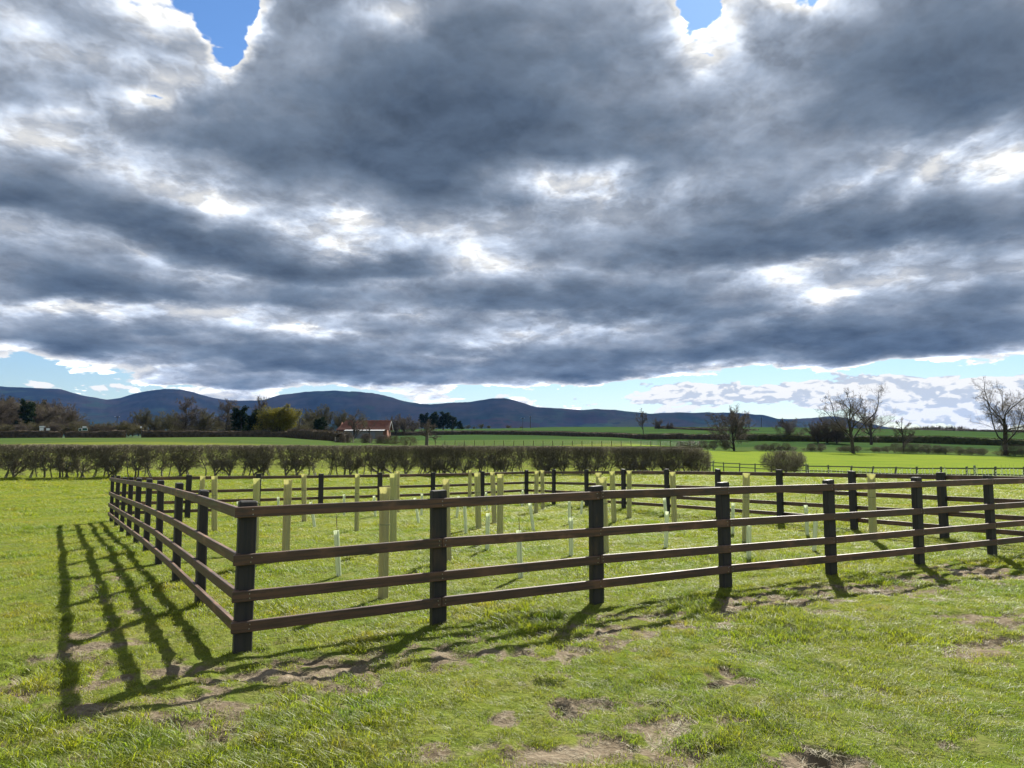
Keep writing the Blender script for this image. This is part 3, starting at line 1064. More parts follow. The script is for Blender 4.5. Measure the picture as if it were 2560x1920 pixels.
def leaf_cards(rg, pts, size):
    n_ = len(pts)
    a = rg.normal(0, 1, (n_, 3))
    a /= np.linalg.norm(a, axis=1, keepdims=True)
    b = np.cross(a, rg.normal(0, 1, (n_, 3)))
    b /= np.linalg.norm(b, axis=1, keepdims=True)
    s = size * rg.uniform(.6, 1.4, (n_, 1))
    V = np.stack([pts - a * s, pts + b * s * .55, pts + a * s, pts - b * s * .55], 1).reshape(-1, 3)
    return V, np.arange(n_ * 4).reshape(-1, 4)


def place(root, loc, rotz, scale, label, group=None, cat='tree'):
    root.location = tuple(map(float, loc))
    root.rotation_euler = (0, 0, rotz)
    root.scale = scale if hasattr(scale, '__len__') else (scale,) * 3
    return tag(root, label, cat, group)


# ---------------------------------------------------------------- the clipped hawthorn hedge beyond the paddock
HEDGE_H = 2.2


def hawthorn(seed, stems, dense, lowbare):
    rg = np.random.default_rng(seed)
    par = dict(n=[5, 5, 4, 3, 2], taper=[.6, .5, .45, .5, .6], kids=[7, 6, 5, 4, 0], bare=[lowbare, .15, .1, .1, 0], wig=[.20, .26, .32, .35, .4],
               up=[.10, .14, .10, .06, 0], ang=[.95, .95, 1.0, .95, .9], len=[.72, .60, .55, .55, .5], rad=[.55, .55, .6, .7, .7], rmin=.008, trunk=1.5, r0=.06)
    segs = [[] for _ in range(5)]
    for s in range(stems):
        a = rg.uniform(0, 6.28)
        q = np.array([rg.uniform(-.28, .28), rg.uniform(-.12, .12), -.1])
        par['r0'] = rg.uniform(.035, .075)
        grow(segs, rg, q, unit(np.array([math.cos(a) * .45, math.sin(a) * .25, 1.0])), 1.5 * rg.uniform(.8, 1.2), par['r0'], 0, par)
    # the year's growth under the clipped top: a dense mat of short twigs
    m = dense
    z = HEDGE_H - np.abs(rg.normal(0, .62, m)) ** 1.05
    b = np.stack([rg.uniform(-.72, .72, m), rg.uniform(-.52, .52, m), z], 1)
    dd = rg.normal(0, .55, (m, 3)) + [0, 0, .75]
    dd /= np.linalg.norm(dd, axis=1, keepdims=True)
    e = b + dd * rg.uniform(.12, .34, (m, 1))
    segs[4] += [tuple(r) for r in np.concatenate([b, e, np.full((m, 1), .009), np.full((m, 1), .006)], 1)]
    top = np.concatenate([np.array(s) for s in segs[2:] if s])
    low = np.concatenate([np.array(s) for s in segs[:2] if s])

    def clip(S, slack):
        lim = HEDGE_H + rg.uniform(-.05, .06, len(S)) + slack
        ok = (S[:, 2] < lim) & (np.abs(S[:, 1]) < .62) & (np.abs(S[:, 0]) < 1.0) & (S[:, 5] > .02) & (S[:, 2] > -.15)
        S = S[ok]
        S[:, 5] = np.minimum(S[:, 5], HEDGE_H + rg.uniform(-.04, .07, len(S)))
        S[:, 4] = np.clip(S[:, 4], -.66, .66)
        return S
    low, top = clip(low, -.05), clip(top, 0)
    v, f = tubes(low, 5)
    a = mesh_from('stems', v, f, True)
    v, f = tubes(top, 3)
    return a, mesh_from('twigs', v, f)


thorns = [hawthorn(100 + k, (2, 3, 1, 3, 2, 4)[k], (850, 1050, 600, 1500, 950, 1750)[k], (.45, .35, .5, .3, .4, .2)[k]) for k in range(6)]
hl, hr = at(-260, 1195, 46.5), at(1735, 1186, 60)
hlen = float(np.hypot(hr[0] - hl[0], hr[1] - hl[1]))
hang = math.atan2(hr[1] - hl[1], hr[0] - hl[0])
nb = int(hlen / .78)
rg = np.random.default_rng(5)
for k in range(nb):
    t = (k + .5 + rg.uniform(-.22, .22)) / nb
    x, y = hl[0] + (hr[0] - hl[0]) * t, hl[1] + (hr[1] - hl[1]) * t
    kind = int(rg.choice([0, 1, 2, 3, 4, 5], p=[.18, .2, .14, .16, .18, .14]) if t < .55 else rg.choice([0, 1, 2, 3, 4, 5], p=[.08, .18, .06, .28, .12, .28]))
    root = thing('hawthorn_bush', 'leafless hawthorn in the flat topped hedge behind the paddock', 'bush', (x, y, land(x, y) - .03), (0, 0, hang + (math.pi if rg.random() < .5 else 0) + rg.uniform(-.08, .08)), 'hawthorns of the clipped hedge',
                 (rg.uniform(.95, 1.15), rg.uniform(.95, 1.1), rg.uniform(.985, 1.02)))
    obj('stems', thorns[kind][0], m_thorn, root)
    obj('twigs', thorns[kind][1], m_twig, root)


# a lone bush: rounded, clipped across the top
def round_bush(name, seed, w, h, n_tw, mat, label, loc, cat='bush', group=None):
    rg = np.random.default_rng(seed)
    segs = []
    for s in range(9):
        a = rg.uniform(0, 6.28)
        p = np.array([rg.uniform(-.2, .2) * w, rg.uniform(-.15, .15) * w, -.1])
        d = unit(np.array([math.cos(a) * .7, math.sin(a) * .7, 1]))
        for k in range(5):
            q = p + d * h * .2
            segs.append((*p, *q, .04 - .006 * k, .034 - .006 * k))
            p = q
            d = unit(d + rg.normal(0, .25, 3))
    v, f = tubes(segs, 4)
    root = thing(name, label, cat, loc, None, group)
    obj('stems', mesh_from('stems', v, f), m_thorn, root)
    u = rg.normal(0, 1, (n_tw, 3))
    u /= np.linalg.norm(u, axis=1, keepdims=True)
    rr = rg.uniform(.02, 1, (n_tw, 1)) ** .42
    b = u * rr * [w / 2, w / 2.6, h * .52] + [0, 0, h * .52]
    b[:, 0] += (fbm(b[:, 0] * 2 + seed, b[:, 2] * 2, 3, seed) - .5) * w * .22
    dd = u * .7 + rg.normal(0, .6, (n_tw, 3)) + [0, 0, .3]
    dd /= np.linalg.norm(dd, axis=1, keepdims=True)
    e = b + dd * rg.uniform(.15, .4, (n_tw, 1)) * (h / 2)
    e[:, 2] = np.minimum(e[:, 2], h * (1 + rg.normal(0, .02, n_tw)))
    S = np.concatenate([b, e, np.full((n_tw, 1), .008 * h / 1.7), np.full((n_tw, 1), .004 * h / 1.7)], 1)
    S = S[(S[:, 2] > .12 * h) & (S[:, 5] > .08 * h)]
    v, f = tubes(S, 3)
    obj('twigs', mesh_from('twigs', v, f), mat, root)
    return root


q = hit(1962, 1186)
round_bush('hawthorn_bush', 61, 3.2, 1.75, 6500, m_twig, 'lone rounded leafless bush beside the weathered two rail fence', q)
q = at(1745, 1187, 60.5)
round_bush('hawthorn_bush', 62, 2.2, 2.15, 3600, m_twig, 'rounded end bush where the clipped hedge stops at the rail fence', (q[0], q[1], land(q[0], q[1])))


# ---------------------------------------------------------------- far field hedges: lumpy clipped banks with twiggy surfaces
def far_hedge(pts, h, w, label, mat=None, seed=0, gaps=0.0, group=None):
    """pts: (pixel x, pixel y of the foot, distance); follows the land"""
    rg = np.random.default_rng(seed + 300)
    P3 = np.array([at(*q) for q in pts])
    seg = np.hypot(np.diff(P3[:, 0]), np.diff(P3[:, 1]))
    s = np.concatenate([[0], np.cumsum(seg)])
    L = s[-1]
    step = max(.7, L / 260)
    t = np.arange(0, L, step)
    X, Y = np.interp(t, s, P3[:, 0]), np.interp(t, s, P3[:, 1])
    dx_, dy_ = np.gradient(X), np.gradient(Y)
    ln = np.hypot(dx_, dy_)
    nx, ny = -dy_ / ln, dx_ / ln
    Z = np.interp(t, s, P3[:, 2]) - .1
    hh = h * (.86 + .28 * fbm(t * .16, t * 0 + seed, 3, seed))
    if gaps > 0:
        g = fbm(t * .11, t * 0 + 7.7 * seed, 3, seed + 9)
        hh = hh * np.where(g < gaps, .25 + .2 * rg.random(len(t)), 1)
    sec = [(-.5, 0), (-.55, .45), (-.5, .85), (-.25, 1.0), (.25, 1.0), (.5, .85), (.55, .45), (.5, 0)]
    V = np.zeros((len(t), len(sec), 3))
    for j, (a, b) in enumerate(sec):
        o = a * w * .8 * (1 + rg.normal(0, .16, len(t)))
        V[:, j, 0] = X + nx * o
        V[:, j, 1] = Y + ny * o
        V[:, j, 2] = Z + b * hh * .9 * (1 + rg.normal(0, .07, len(t)))
    m = len(sec)
    i, j = np.meshgrid(np.arange(len(t) - 1), np.arange(m - 1), indexing='ij')
    a = i * m + j
    Fq = np.stack([a, a + m, a + m + 1, a + 1], -1).reshape(-1, 4)
    nt = int(min(16000, L * 90))
    ti = rg.integers(0, len(t), nt)
    side = rg.uniform(-.56, .56, nt)
    zz_ = np.where(np.abs(side) > .42, rg.uniform(.05, 1, nt), rg.uniform(.9, 1.02, nt))
    b = np.stack([X[ti] + nx[ti] * side * w + dx_[ti] / ln[ti] * rg.uniform(-.5, .5, nt) * step, Y[ti] + ny[ti] * side * w, Z[ti] + zz_ * hh[ti]], 1)
    tv, tf = leaf_cards(rg, b + rg.normal(0, .09, b.shape), .085 * h / 1.8)
    V = V.reshape(-1, 3)
    o0 = np.array([X[0], Y[0], Z[0]])
    me = mesh_from('field_hedge', np.concatenate([V, tv]) - o0, np.concatenate([Fq, tf + len(V)]))
    return tag(obj('field_hedge', me, mat or m_hedge, None, o0), label, 'hedge', group)


far_hedge([(-300, 1096, 195), (0, 1095, 198), (158, 1094, 200)], 2.0, 1.6, 'straight clipped brown hedge at the field edge below the paired signs', seed=1)
far_hedge([(164, 1097, 196), (320, 1093, 200)], 2.05, 1.6, 'clipped hedge ending at the pale lane opening', seed=2)
far_hedge([(355, 1093, 200), (520, 1093, 202), (740, 1094, 204)], 2.0, 1.6, 'dark roadside hedge under the bare oaks and pines', seed=3)
far_hedge([(725, 1092, 203), (780, 1097, 185), (860, 1104, 165), (842, 1108, 152)][:3] + [(850, 1109, 152)], 2.3, 1.8, 'curving brown hedge that runs down from the yellow tree', m_hedge, seed=4)
for k, (px, py, d, w, h, mt, lab) in enumerate([
        (866, 1111, 149, 2.6, 2.5, m_far_twig, 'dark bush between the narrow gate and the wider wooden field gate'),
        (916, 1112, 145.5, 2.4, 2.3, m_far_twig, 'rounded dark bush at the foot of the barn trees'),
        (955, 1115, 141.5, 2.6, 2.2, m_far_twig, 'reddish brown bush at the barn end of the short dense hedge'),
        (980, 1115.5, 140.5, 3.2, 2.1, m_olive_twig, 'greenish middle bush of the short dense hedge before the barn'),
        (1020, 1116.5, 139.5, 4.2, 2.0, m_olive_twig, 'widest bush of the short dense hedge, next to the gnarled tree')]):
    q = at(px, py, d)
    round_bush('hedge_bush', 150 + k, w, h, 2600, mt, lab, q)
far_hedge([(958, 1090, 330), (1045, 1088, 345), (1180, 1086, 360), (1300, 1087, 345), (1400, 1089, 320), (1500, 1093, 288), (1600, 1098, 258), (1700, 1098, 256), (1830, 1100, 250)], 2.0, 1.8, 'long dark hedge line dividing the rising green fields', seed=8)
far_hedge([(1640, 1075, 430), (1700, 1079, 390), (1800, 1084, 340), (1900, 1086, 330)], 2.4, 2.0, 'upper hedge climbing the slope behind the slender bare tree', seed=9)
far_hedge([(1840, 1100, 248), (1960, 1103, 240), (2100, 1106, 236), (2290, 1107, 230), (2430, 1110, 226), (2560, 1117, 221), (2800, 1118, 220)], 2.3, 2.0, 'continuous dark hedge behind the gappy tree row', m_hedge_g, seed=10)
GAPPY = 'bushy leafless hedge remnant along the edge of the bright green field'
for k, (xa, ya, xb, yb, d, hh) in enumerate([(1695, 1123, 1790, 1124, 186, 2.1), (1805, 1124, 1822, 1124, 186, 1.8), (1893, 1127, 1985, 1128, 182, 2.0), (2010, 1128, 2060, 1128, 178, 1.6),
                                             (2095, 1129, 2150, 1130, 172, 1.7), (2180, 1130, 2225, 1130, 170, 1.5), (2235, 1131, 2375, 1135, 166, 1.9), (2390, 1136, 2435, 1137, 161, 1.8), (2440, 1137, 2462, 1137, 160, 1.7), (2495, 1139, 2600, 1141, 156, 2.1)]):
    nbu = max(1, int(round((xb - xa) / 13)))
    for j in range(nbu):
        px = xa + (xb - xa) * (j + .5) / nbu
        q = at(px, ya + (yb - ya) * (j + .5) / nbu, d - 3 * j / nbu)
        if k == 0 and j == 0:
            rem = round_bush('remnant_bush', 45, 2.3, 2.0, 1500, m_far_twig, GAPPY, q, 'bush', 'hedge remnants by the bright field')
            rem_b = round_bush('remnant_bush', 46, 2.1, 1.8, 1300, m_olive_twig, GAPPY, at(px + 12, ya, d - .5), 'bush', 'hedge remnants by the bright field')
        else:
            copy_thing((rem, rem_b)[(j + k) % 2], q, j * 1.3 + k, (1.25 + .3 * math.sin(j * 2.1 + k), 1.2, hh / 2.0 * (.86 + .3 * math.cos(j * 3.3 + k))))
for k, (px, py, d, w, h) in enumerate([(1113, 1117, 132, 1.9, .95), (1155, 1117, 131, 2.2, .95), (1615, 1119, 150, 1.3, .9), (1255, 1118, 128, 3.4, .6)]):
    q = at(px, py, d)
    round_bush('scrub_bush', 80 + k, w, h, 420, m_twig, ['small round bush just beyond the clipped hedge, nearest the gnarled tree', 'wider small bush on the grass between gnarled tree and wire fence', 'single small bush by the end of the wire fence', 'low brown bramble patch showing over the clipped hedge top'][k], q)

# ---------------------------------------------------------------- trees
OAK = dict(n=[8, 6, 5, 3, 2], taper=[.35, .3, .3, .35, .5], kids=[22, 9, 8, 6, 0], bare=[.22, .15, .1, .1, 0], wig=[.05, .16, .24, .28, .3], up=[.05, .03, .03, .03, .02],
           ang=[1.15, .8, .85, .85, .8], len=[.62, .50, .48, .5, .5], rad=[.40, .42, .5, .6, .7], rmin=.020, trunk=9.0, r0=.40)
ASH = dict(n=[4, 8, 6, 4, 2], taper=[.7, .28, .3, .35, .5], kids=[9, 12, 9, 6, 0], bare=[.35, .2, .12, .1, 0], wig=[.05, .19, .24, .26, .28], up=[.04, .06, .05, .05, 0.05],
           ang=[.78, .85, .85, .75, .7], len=[1.75, .44, .46, .5, .5], rad=[.50, .40, .5, .6, .7], rmin=.015, trunk=4.0, r0=.42)
ROUND = dict(n=[4, 6, 5, 3, 2], taper=[.7, .3, .3, .35, .5], kids=[11, 10, 9, 7, 0], bare=[.22, .15, .1, .1, 0], wig=[.05, .13, .20, .24, .26], up=[.05, .06, .06, .05, .02],
             ang=[.78, .68, .70, .7, .65], len=[1.40, .5, .5, .5, .5], rad=[.40, .42, .5, .6, .7], rmin=.019, trunk=3.2, r0=.26)
SLIM = dict(ROUND, kids=[12, 7, 6, 5, 0], bare=[.2, .2, .15, .1, 0], ang=[.6, .6, .65, .65, .6], len=[.55, .5, .5, .5, .5], trunk=6.5, r0=.15, n=[8, 5, 4, 3, 2], rad=[.45, .45, .5, .6, .7])
GNARL = dict(n=[4, 6, 5, 3, 2], taper=[.8, .4, .35, .4, .5], kids=[8, 9, 8, 5, 0], bare=[.6, .2, .12, .1, 0], wig=[.05, .30, .32, .30, .3], up=[.05, .03, .05, .08, .05],
             ang=[1.15, .9, .85, .8, .8], len=[1.05, .55, .5, .5, .5], rad=[.38, .48, .5, .6, .7], rmin=.016, trunk=2.3, r0=.34)


def stand(root, px, py, d, rz, sc, label, group=None):
    q = at(px, py, d)
    return place(root, (q[0], q[1], q[2] - .05), rz, sc, label, group)


big_ash = bare_tree('ash_tree', 7, ASH, m_bark, m_far_twig, 15.6, (-.07, 0))
stand(big_ash, 2133, 1129, 168, .4, (1.05, 1, 1), 'tallest spreading leafless tree at the far edge of the bright green field')
ash_b = bare_tree('ash_tree', 12, ASH, m_bark, m_far_twig, 17.0, (-.10, 0))
stand(ash_b, 2512, 1138, 160, 2.2, (.92, .92, 1), 'tall leafless tree beside a broken upright trunk stub')
v_, f_ = tubes([(0, 0, -.3, .15, .05, 3, .34, .30), (.15, .05, 3, .35, .1, 5.2, .30, .26), (.35, .1, 5.2, .52, .1, 6.6, .26, .20), (.52, .1, 6.6, .75, .1, 7.1, .12, .02), (.45, .1, 6.5, .38, .05, 7.3, .08, .02), (.55, .1, 6.2, 1.0, .1, 6.5, .05, .02)], 7)
q = at(2516, 1139, 159.5)
tag(obj('broken_trunk', mesh_from('broken_trunk', v_, f_), m_bark, None, q), 'dead snapped trunk stub standing against the tall leafless tree', 'tree stump')
copy_thing(big_ash, at(2592, 1140, 158) - [0, 0, .1], 1.9, (.8, .8, .78), 'lower leafless tree past the broken trunk stub')
ash_c = bare_tree('ash_tree', 22, ASH, m_bark, m_far_twig, 11.5, (.12, 0))
stand(ash_c, 2178, 1108, 200, 1.2, 1.0, 'smaller upright leafless tree just behind the tallest spreading tree')
thick = bare_tree('thicket_tree', 31, ROUND, m_bark, m_far_twig, 7.2)
for k, (px, py, d, s) in enumerate([(2045, 1107, 228, .95), (2068, 1107, 230, 1.1), (2092, 1108, 226, .9)]):
    if k == 0:
        stand(thick, px, py, d, k, s, 'dense twiggy low tree in the thicket beside the tallest leafless tree', 'thicket by the leaning tree')
    else:
        copy_thing(thick, at(px, py, d), k * 2.0, (s * 1.2, s * 1.2, s), group='thicket by the leaning tree')
oak_r = bare_tree('bare_tree', 41, ROUND, m_bark, m_far_twig, 11.2)
stand(oak_r, 1836, 1126, 186, .3, (1.15, 1.15, 1), 'evenly domed leafless tree rising over the end of the clipped hedge')
copy_thing(oak_r, at(1972, 1103, 246), 2.6, (.86, .86, .70), 'small twin crowned leafless tree on the far dark hedge')
slim = bare_tree('slender_tree', 51, SLIM, m_bark, m_far_twig, 7.9)
stand(slim, 2259, 1131, 172, 0, (1.3, 1.3, 1.05), 'thin sparse young tree in front of the distant wood')
slim2 = bare_tree('slender_tree', 53, SLIM, m_bark, m_far_twig, 10.6)
stand(slim2, 1608, 1083, 300, 0, (1.15, 1.15, 1), 'slender upright leafless tree on the crest above the field hedge')
copy_thing(thick, at(1648, 1076, 420), .5, (.95, .95, .95), 'hazy small leafless tree beside the slender upright one on the crest')
copy_thing(thick, at(1672, 1078, 400), 2.5, (.6, .6, .7), 'lowest leafless tree at the top of the climbing hedge')
gnarl = bare_tree('gnarled_tree', 66, GNARL, bark('pale_bark', (.075, .066, .052), (.17, .15, .115), scale=3), m_far_twig, 5.3)
stand(gnarl, 1066, 1117, 139, .8, (1.05, 1.05, 1), 'pollarded gnarled tree with thick pale trunk and bare spiky crown')

oak1 = bare_tree('oak_tree', 71, OAK, m_bark, m_far_twig, 11.8)
stand(oak1, 463, 1086, 225, .2, (.92, .92, 1), 'broad dark leafless oak above the roadside hedge')
oak2 = bare_tree('oak_tree', 77, OAK, m_bark, m_far_twig, 11.4)
stand(oak2, 566, 1086, 228, 1.0, (.85, .85, 1), 'leafless oak with straight trunk beside the dark pines')
copy_thing(oak1, at(655, 1086, 262), 2.2, (.85, .85, 1.18), 'tall leafless tree showing between pines and yellow tree')
dome = bare_tree('budding_tree', 83, ROUND, m_bark, m_olive_twig, 9.0)
stand(dome, 360, 1086, 240, .7, (.85, .85, .98), 'olive tinged budding tree standing apart before the hills')
copy_thing(dome, at(428, 1087, 232), 1.7, (1.0, 1.0, .88), 'lower budding tree beside the broad oak, towards the lane opening')
copy_thing(dome, at(508, 1087, 230), 2.9, (1.0, 1.0, .94), 'budding tree between the broad oak and the straight trunked oak')
copy_thing(dome, at(806, 1090, 266), .4, (1.25, 1.25, 1.3), 'big olive tinged tree behind the red barn')
copy_thing(dome, at(772, 1090, 262), 3.4, (.95, .95, 1.0), 'budding tree between the yellow tree and the barn')
copy_thing(dome, at(856, 1090, 270), 2.0, (1.1, 1.1, 1.08), 'rounded budding tree above the barn roof')
barn1 = bare_tree('bare_tree', 91, dict(ROUND, kids=[7, 7, 6, 4, 0], rmin=.015, bare=[.5, .2, .1, .1, 0]), m_bark, m_olive_twig, 11.6)
stand(barn1, 925, 1112, 205, .9, (.78, .78, .9), 'spreading leafless tree in front of the barn roof')
copy_thing(slim2, at(884, 1110, 210), 4.0, (1.7, 1.7, .95), 'thin trunked leafless tree before the grey barn wall')
for k, (px, py, d, sx, sz) in enumerate([(990, 1086, 330, .8, .8), (1012, 1085, 340, .9, .9), (1030, 1084, 350, .7, .7)]):
    copy_thing(thick, at(px, py, d), k, (sx * 1.3, sx * 1.3, sz * 1.45), 'hazy leafless tree beyond the white edged gable of the barn', 'hazy trees beyond the barn')

YEL = dict(ROUND, kids=[14, 9, 7, 4, 0], rmin=.020, ang=[.9, .7, .65, .65, .6])
yel = bare_tree('yellow_tree', 95, YEL, m_bark, m_yellow, 8.6, leaves=20000, size=.15, dome_w=4.6)
stand(yel, 700, 1087, 212, 0, (1.12, 1.12, 1), 'round crowned tree in yellow green spring leaf beside the road hedge')

PINE = dict(n=[9, 5, 4, 3], taper=[.35, .3, .3, .3], kids=[26, 9, 6, 0], bare=[.22, .25, .1, 0], wig=[.03, .10, .2, .25], up=[.05, .02, .08, 0], ang=[1.25, .7, .7, .7], len=[.30, .42, .4, .4],
            rad=[.34, .5, .5, .5], rmin=.014, trunk=9.0, r0=.24)
pine = bare_tree('pine_tree', 97, PINE, m_bark, m_pine, 8.4, leaves=7000, size=.24)
stand(pine, 603, 1087, 220, 0, (1.25, 1.25, .98), 'dark evergreen pine next to the straight trunked oak')
copy_thing(pine, at(640, 1088, 216), 2.0, (1.35, 1.35, .88), 'shorter dark evergreen pine against the yellow tree')
copy_thing(pine, at(800, 1094, 226), 1.0, (1.0, 1.0, .72), 'dark evergreen at the hipped end of the barn')
for k, (px, py, d, sx, sz) in enumerate([(1062, 1073, 455, 1.6, 1.15), (1085, 1074, 450, 1.5, 1.25), (1108, 1074, 455, 1.9, 1.3), (1130, 1074, 450, 1.5, 1.0), (1150, 1074, 455, .9, .62)]):
    copy_thing(pine, at(px, py, d), k * 1.3, (sx, sx, sz), 'dark pine of the clump on the ridge behind the gnarled tree', 'pines of the ridge clump')
# the wood on the left
rg = np.random.default_rng(9)
for k in range(40):
    px = -260 + k * 11 + rg.uniform(-6, 6)
    ever = k % 4 == 1 and px < 130
    d = rg.uniform(232, 285)
    topy = np.interp(px, [-300, 0, 60, 120, 150, 200], [985, 992, 996, 1006, 1022, 1040]) + rg.uniform(-4, 10)
    h = (1089 - topy) * d / 1800
    if ever:
        copy_thing(pine, at(px, 1089, d), k, (1.15, 1.15, h / 8.4), 'dark conifer standing among bare trees in the roadside wood', 'conifers of the roadside wood')
    else:
        src, hs = ((dome, 9.0), (oak_r, 11.2), (thick, 7.2))[k % 3]
        copy_thing(src, at(px, 1089, d), k * 1.1, (1.15 * h / hs, 1.15 * h / hs, h / hs), 'leafless tree in the roadside wood behind the paired signs', 'bare trees of the roadside wood')
copy_thing(oak_r, at(172, 1089, 240), 1.3, (.72, .72, .92), 'open leafless tree at the thin end of the roadside wood')
for k in range(40):
    px = -60 + k * 10.6 + rg.uniform(-5, 5)
    q = at(px, 1089, rg.uniform(216, 236))
    copy_thing((thick, dome)[k % 2], q, k, (.70, .70, rg.uniform(.42, .72) * (1, .72)[k % 2]), 'low olive scrub tree along the road before the blue hills', 'roadside scrub')
for k in range(22):
    px = 385 + k * 20 + rg.uniform(-7, 7)
    copy_thing((dome, thick)[k % 2], at(px, 1089, rg.uniform(238, 262)), k * 1.9, (.85, .85, rg.uniform(.55, .85) * (.85, 1.0)[k % 2]), 'low budding tree filling the belt behind the road hedge and oaks', 'tree belt behind the road hedge')
# distant wood on the right skyline and specks on the crest
for k in range(30):
    px = 2275 + k * 9.6 + rg.uniform(-3, 3)
    d = rg.uniform(640, 690)
    topy = np.interp(px, [2275, 2300, 2400, 2440, 2470, 2600], [1068, 1063, 1064, 1072, 1076, 1074]) + rg.uniform(-1.5, 2)
    h = (1084 - topy) * d / 1800
    copy_thing((thick, oak_r, dome)[k % 3], at(px, 1085, d), k * .7, (h / (7.2, 11.2, 9.0)[k % 3] * 1.1,) * 2 + (h / (7.2, 11.2, 9.0)[k % 3],), 'distant leafless tree of the wood on the low skyline', 'distant skyline wood')
far_hedge([(2130, 1081, 610), (2200, 1082, 610), (2290, 1083, 630), (2440, 1084, 640), (2700, 1085, 640)], 3.6, 6, 'dark undergrowth at the foot of the distant skyline wood', seed=41)
for k, (px, py, d, s) in enumerate([(1172, 1073, 700, .8), (1205, 1072, 700, .9), (1222, 1072, 690, .6), (1270, 1073, 700, .7), (1302, 1073, 700, .5), (1185, 1073, 690, .5)]):
    copy_thing(dome, at(px, py, d), k, (s * .9, s * .9, s * .62), 'tiny budding tree on the green crest under the hills', 'tiny trees on the crest')

# ================================================================== barn
def tiles_mat():
    m, n, p, _o = material('pantile', .85, .15)
    inf = n.new('ShaderNodeObjectInfo')
    tc = n.new('ShaderNodeTexCoord').outputs['Object']
    w = n.new('ShaderNodeTexWave', wave_type='BANDS', bands_direction='X')
    w.inputs['Scale'].default_value = 1.1
    n.put(w.inputs['Vector'], tc)
    g = n.noise(tc, .8, 5, .65)
    c = n.mix(n.maprange(g, .3, .7), (.12, .048, .032), (.19, .080, .052))
    n.put(p.inputs['Base Color'], n.mix(n.maprange(g, .62, .8, 0, .5), c, (.11, .06, .045)))
    bump(n, p, w.outputs['Fac'], .6, .05)
    return m


m_tile = tiles_mat()
m_brick, n, p, _o = material('barn_brick', .9, .1)
tc = n.new('ShaderNodeTexCoord').outputs['Object']
bt = n.new('ShaderNodeTexBrick')
n.put(bt.inputs['Vector'], n.vmath('MULTIPLY', tc, (1, 1, 1)))
bt.inputs['Color1'].default_value = (.24, .10, .065, 1)
bt.inputs['Color2'].default_value = (.30, .135, .085, 1)
bt.inputs['Mortar'].default_value = (.30, .26, .21, 1)
bt.inputs['Scale'].default_value = 4
n.put(p.inputs['Base Color'], bt.outputs['Color'])
m_sheet, n, p, _o = material('grey_sheeting', .55, .3)
tc = n.new('ShaderNodeTexCoord').outputs['Object']
w = n.new('ShaderNodeTexWave', wave_type='BANDS', bands_direction='X')
w.inputs['Scale'].default_value = 2.5
n.put(w.inputs['Vector'], tc)
n.put(p.inputs['Base Color'], n.mix(n.noise(tc, .7, 4, .6), (.13, .145, .16), (.20, .215, .23)))
bump(n, p, w.outputs['Fac'], .5, .04)
m_white, n, p, _o = material('white_paint', .6, .3)
p.inputs['Base Color'].default_value = (.42, .42, .40, 1)
m_dark, n, p, _o = material('dark_opening', .9, .1)
p.inputs['Base Color'].default_value = (.02, .02, .02, 1)

bq = at(905, 1094, 245)
S = 245 / 1800.0                                        # metres to a pixel at the barn
barn = thing('barn', 'long low barn with red pantile roof and grey sheeted wall', 'barn', (at(840, 1096, 245)[0], 245, bq[2] - .25))
W, DEP, EAVE, RIDGE_Z = 133 * S, 8.0, 2.9, 6.0
v, f = box_geo(0.9, W - .9, .3, DEP - .3, -.3, EAVE)
obj('wall', mesh_from('wall', v, f), m_brick, barn)
v = [(0.9, .32, EAVE), (0.9, DEP - .32, EAVE), (0.9, DEP / 2, RIDGE_Z - .25), (1.15, .32, EAVE), (1.15, DEP - .32, EAVE), (1.15, DEP / 2, RIDGE_Z - .25)]
gf = [(0, 1, 2), (3, 5, 4), (0, 3, 4, 1), (1, 4, 5, 2), (2, 5, 3, 0)]
gm = mesh_from('gable', v, gf)
obj('gable', gm, m_brick, barn)
obj('gable', gm, m_brick, barn, (W - 2.05, 0, 0))
# hipped-looking left end: the roof slope starts further in along the ridge
for sgn in (0, 1):
    y0, y1 = (-.25, DEP / 2) if sgn == 0 else (DEP + .25, DEP / 2)
    v = [(0, y0, EAVE - .1), (W, y0, EAVE - .1), (W - .2, y1, RIDGE_Z), (2.3, y1, RIDGE_Z), (0, y0, EAVE + .05), (W, y0, EAVE + .05), (W - .2, y1, RIDGE_Z + .15), (2.3, y1, RIDGE_Z + .15)]
    fq = [(0, 1, 2, 3), (4, 7, 6, 5), (0, 4, 5, 1), (1, 5, 6, 2), (2, 6, 7, 3), (3, 7, 4, 0)]
    obj('roof', mesh_from('roof', v, fq), m_tile, barn)
v = [(0, -.25, EAVE - .1), (0, DEP + .25, EAVE - .1), (2.3, DEP / 2, RIDGE_Z + .12)]
v += [(x + .02, y, z - .12) for x, y, z in v]
obj('roof', mesh_from('roof', v, [(0, 2, 1), (3, 4, 5), (0, 1, 4, 3), (1, 2, 5, 4), (2, 0, 3, 5)]), m_tile, barn)
v, f = tubes([(2.3, DEP / 2, RIDGE_Z + .16, W - .2, DEP / 2, RIDGE_Z + .16, .14, .14)], 8)
obj('ridge_tiles', mesh_from('ridge_tiles', v, f), m_tile, barn)
v = [(W - .1, -.3, EAVE), (W - .1, DEP / 2, RIDGE_Z + .1), (W - .1, DEP + .3, EAVE), (W - .1, -.3, EAVE - .35), (W - .1, DEP / 2, RIDGE_Z - .25), (W - .1, DEP + .3, EAVE - .35)]
v += [(x + .06, y, z) for x, y, z in v]
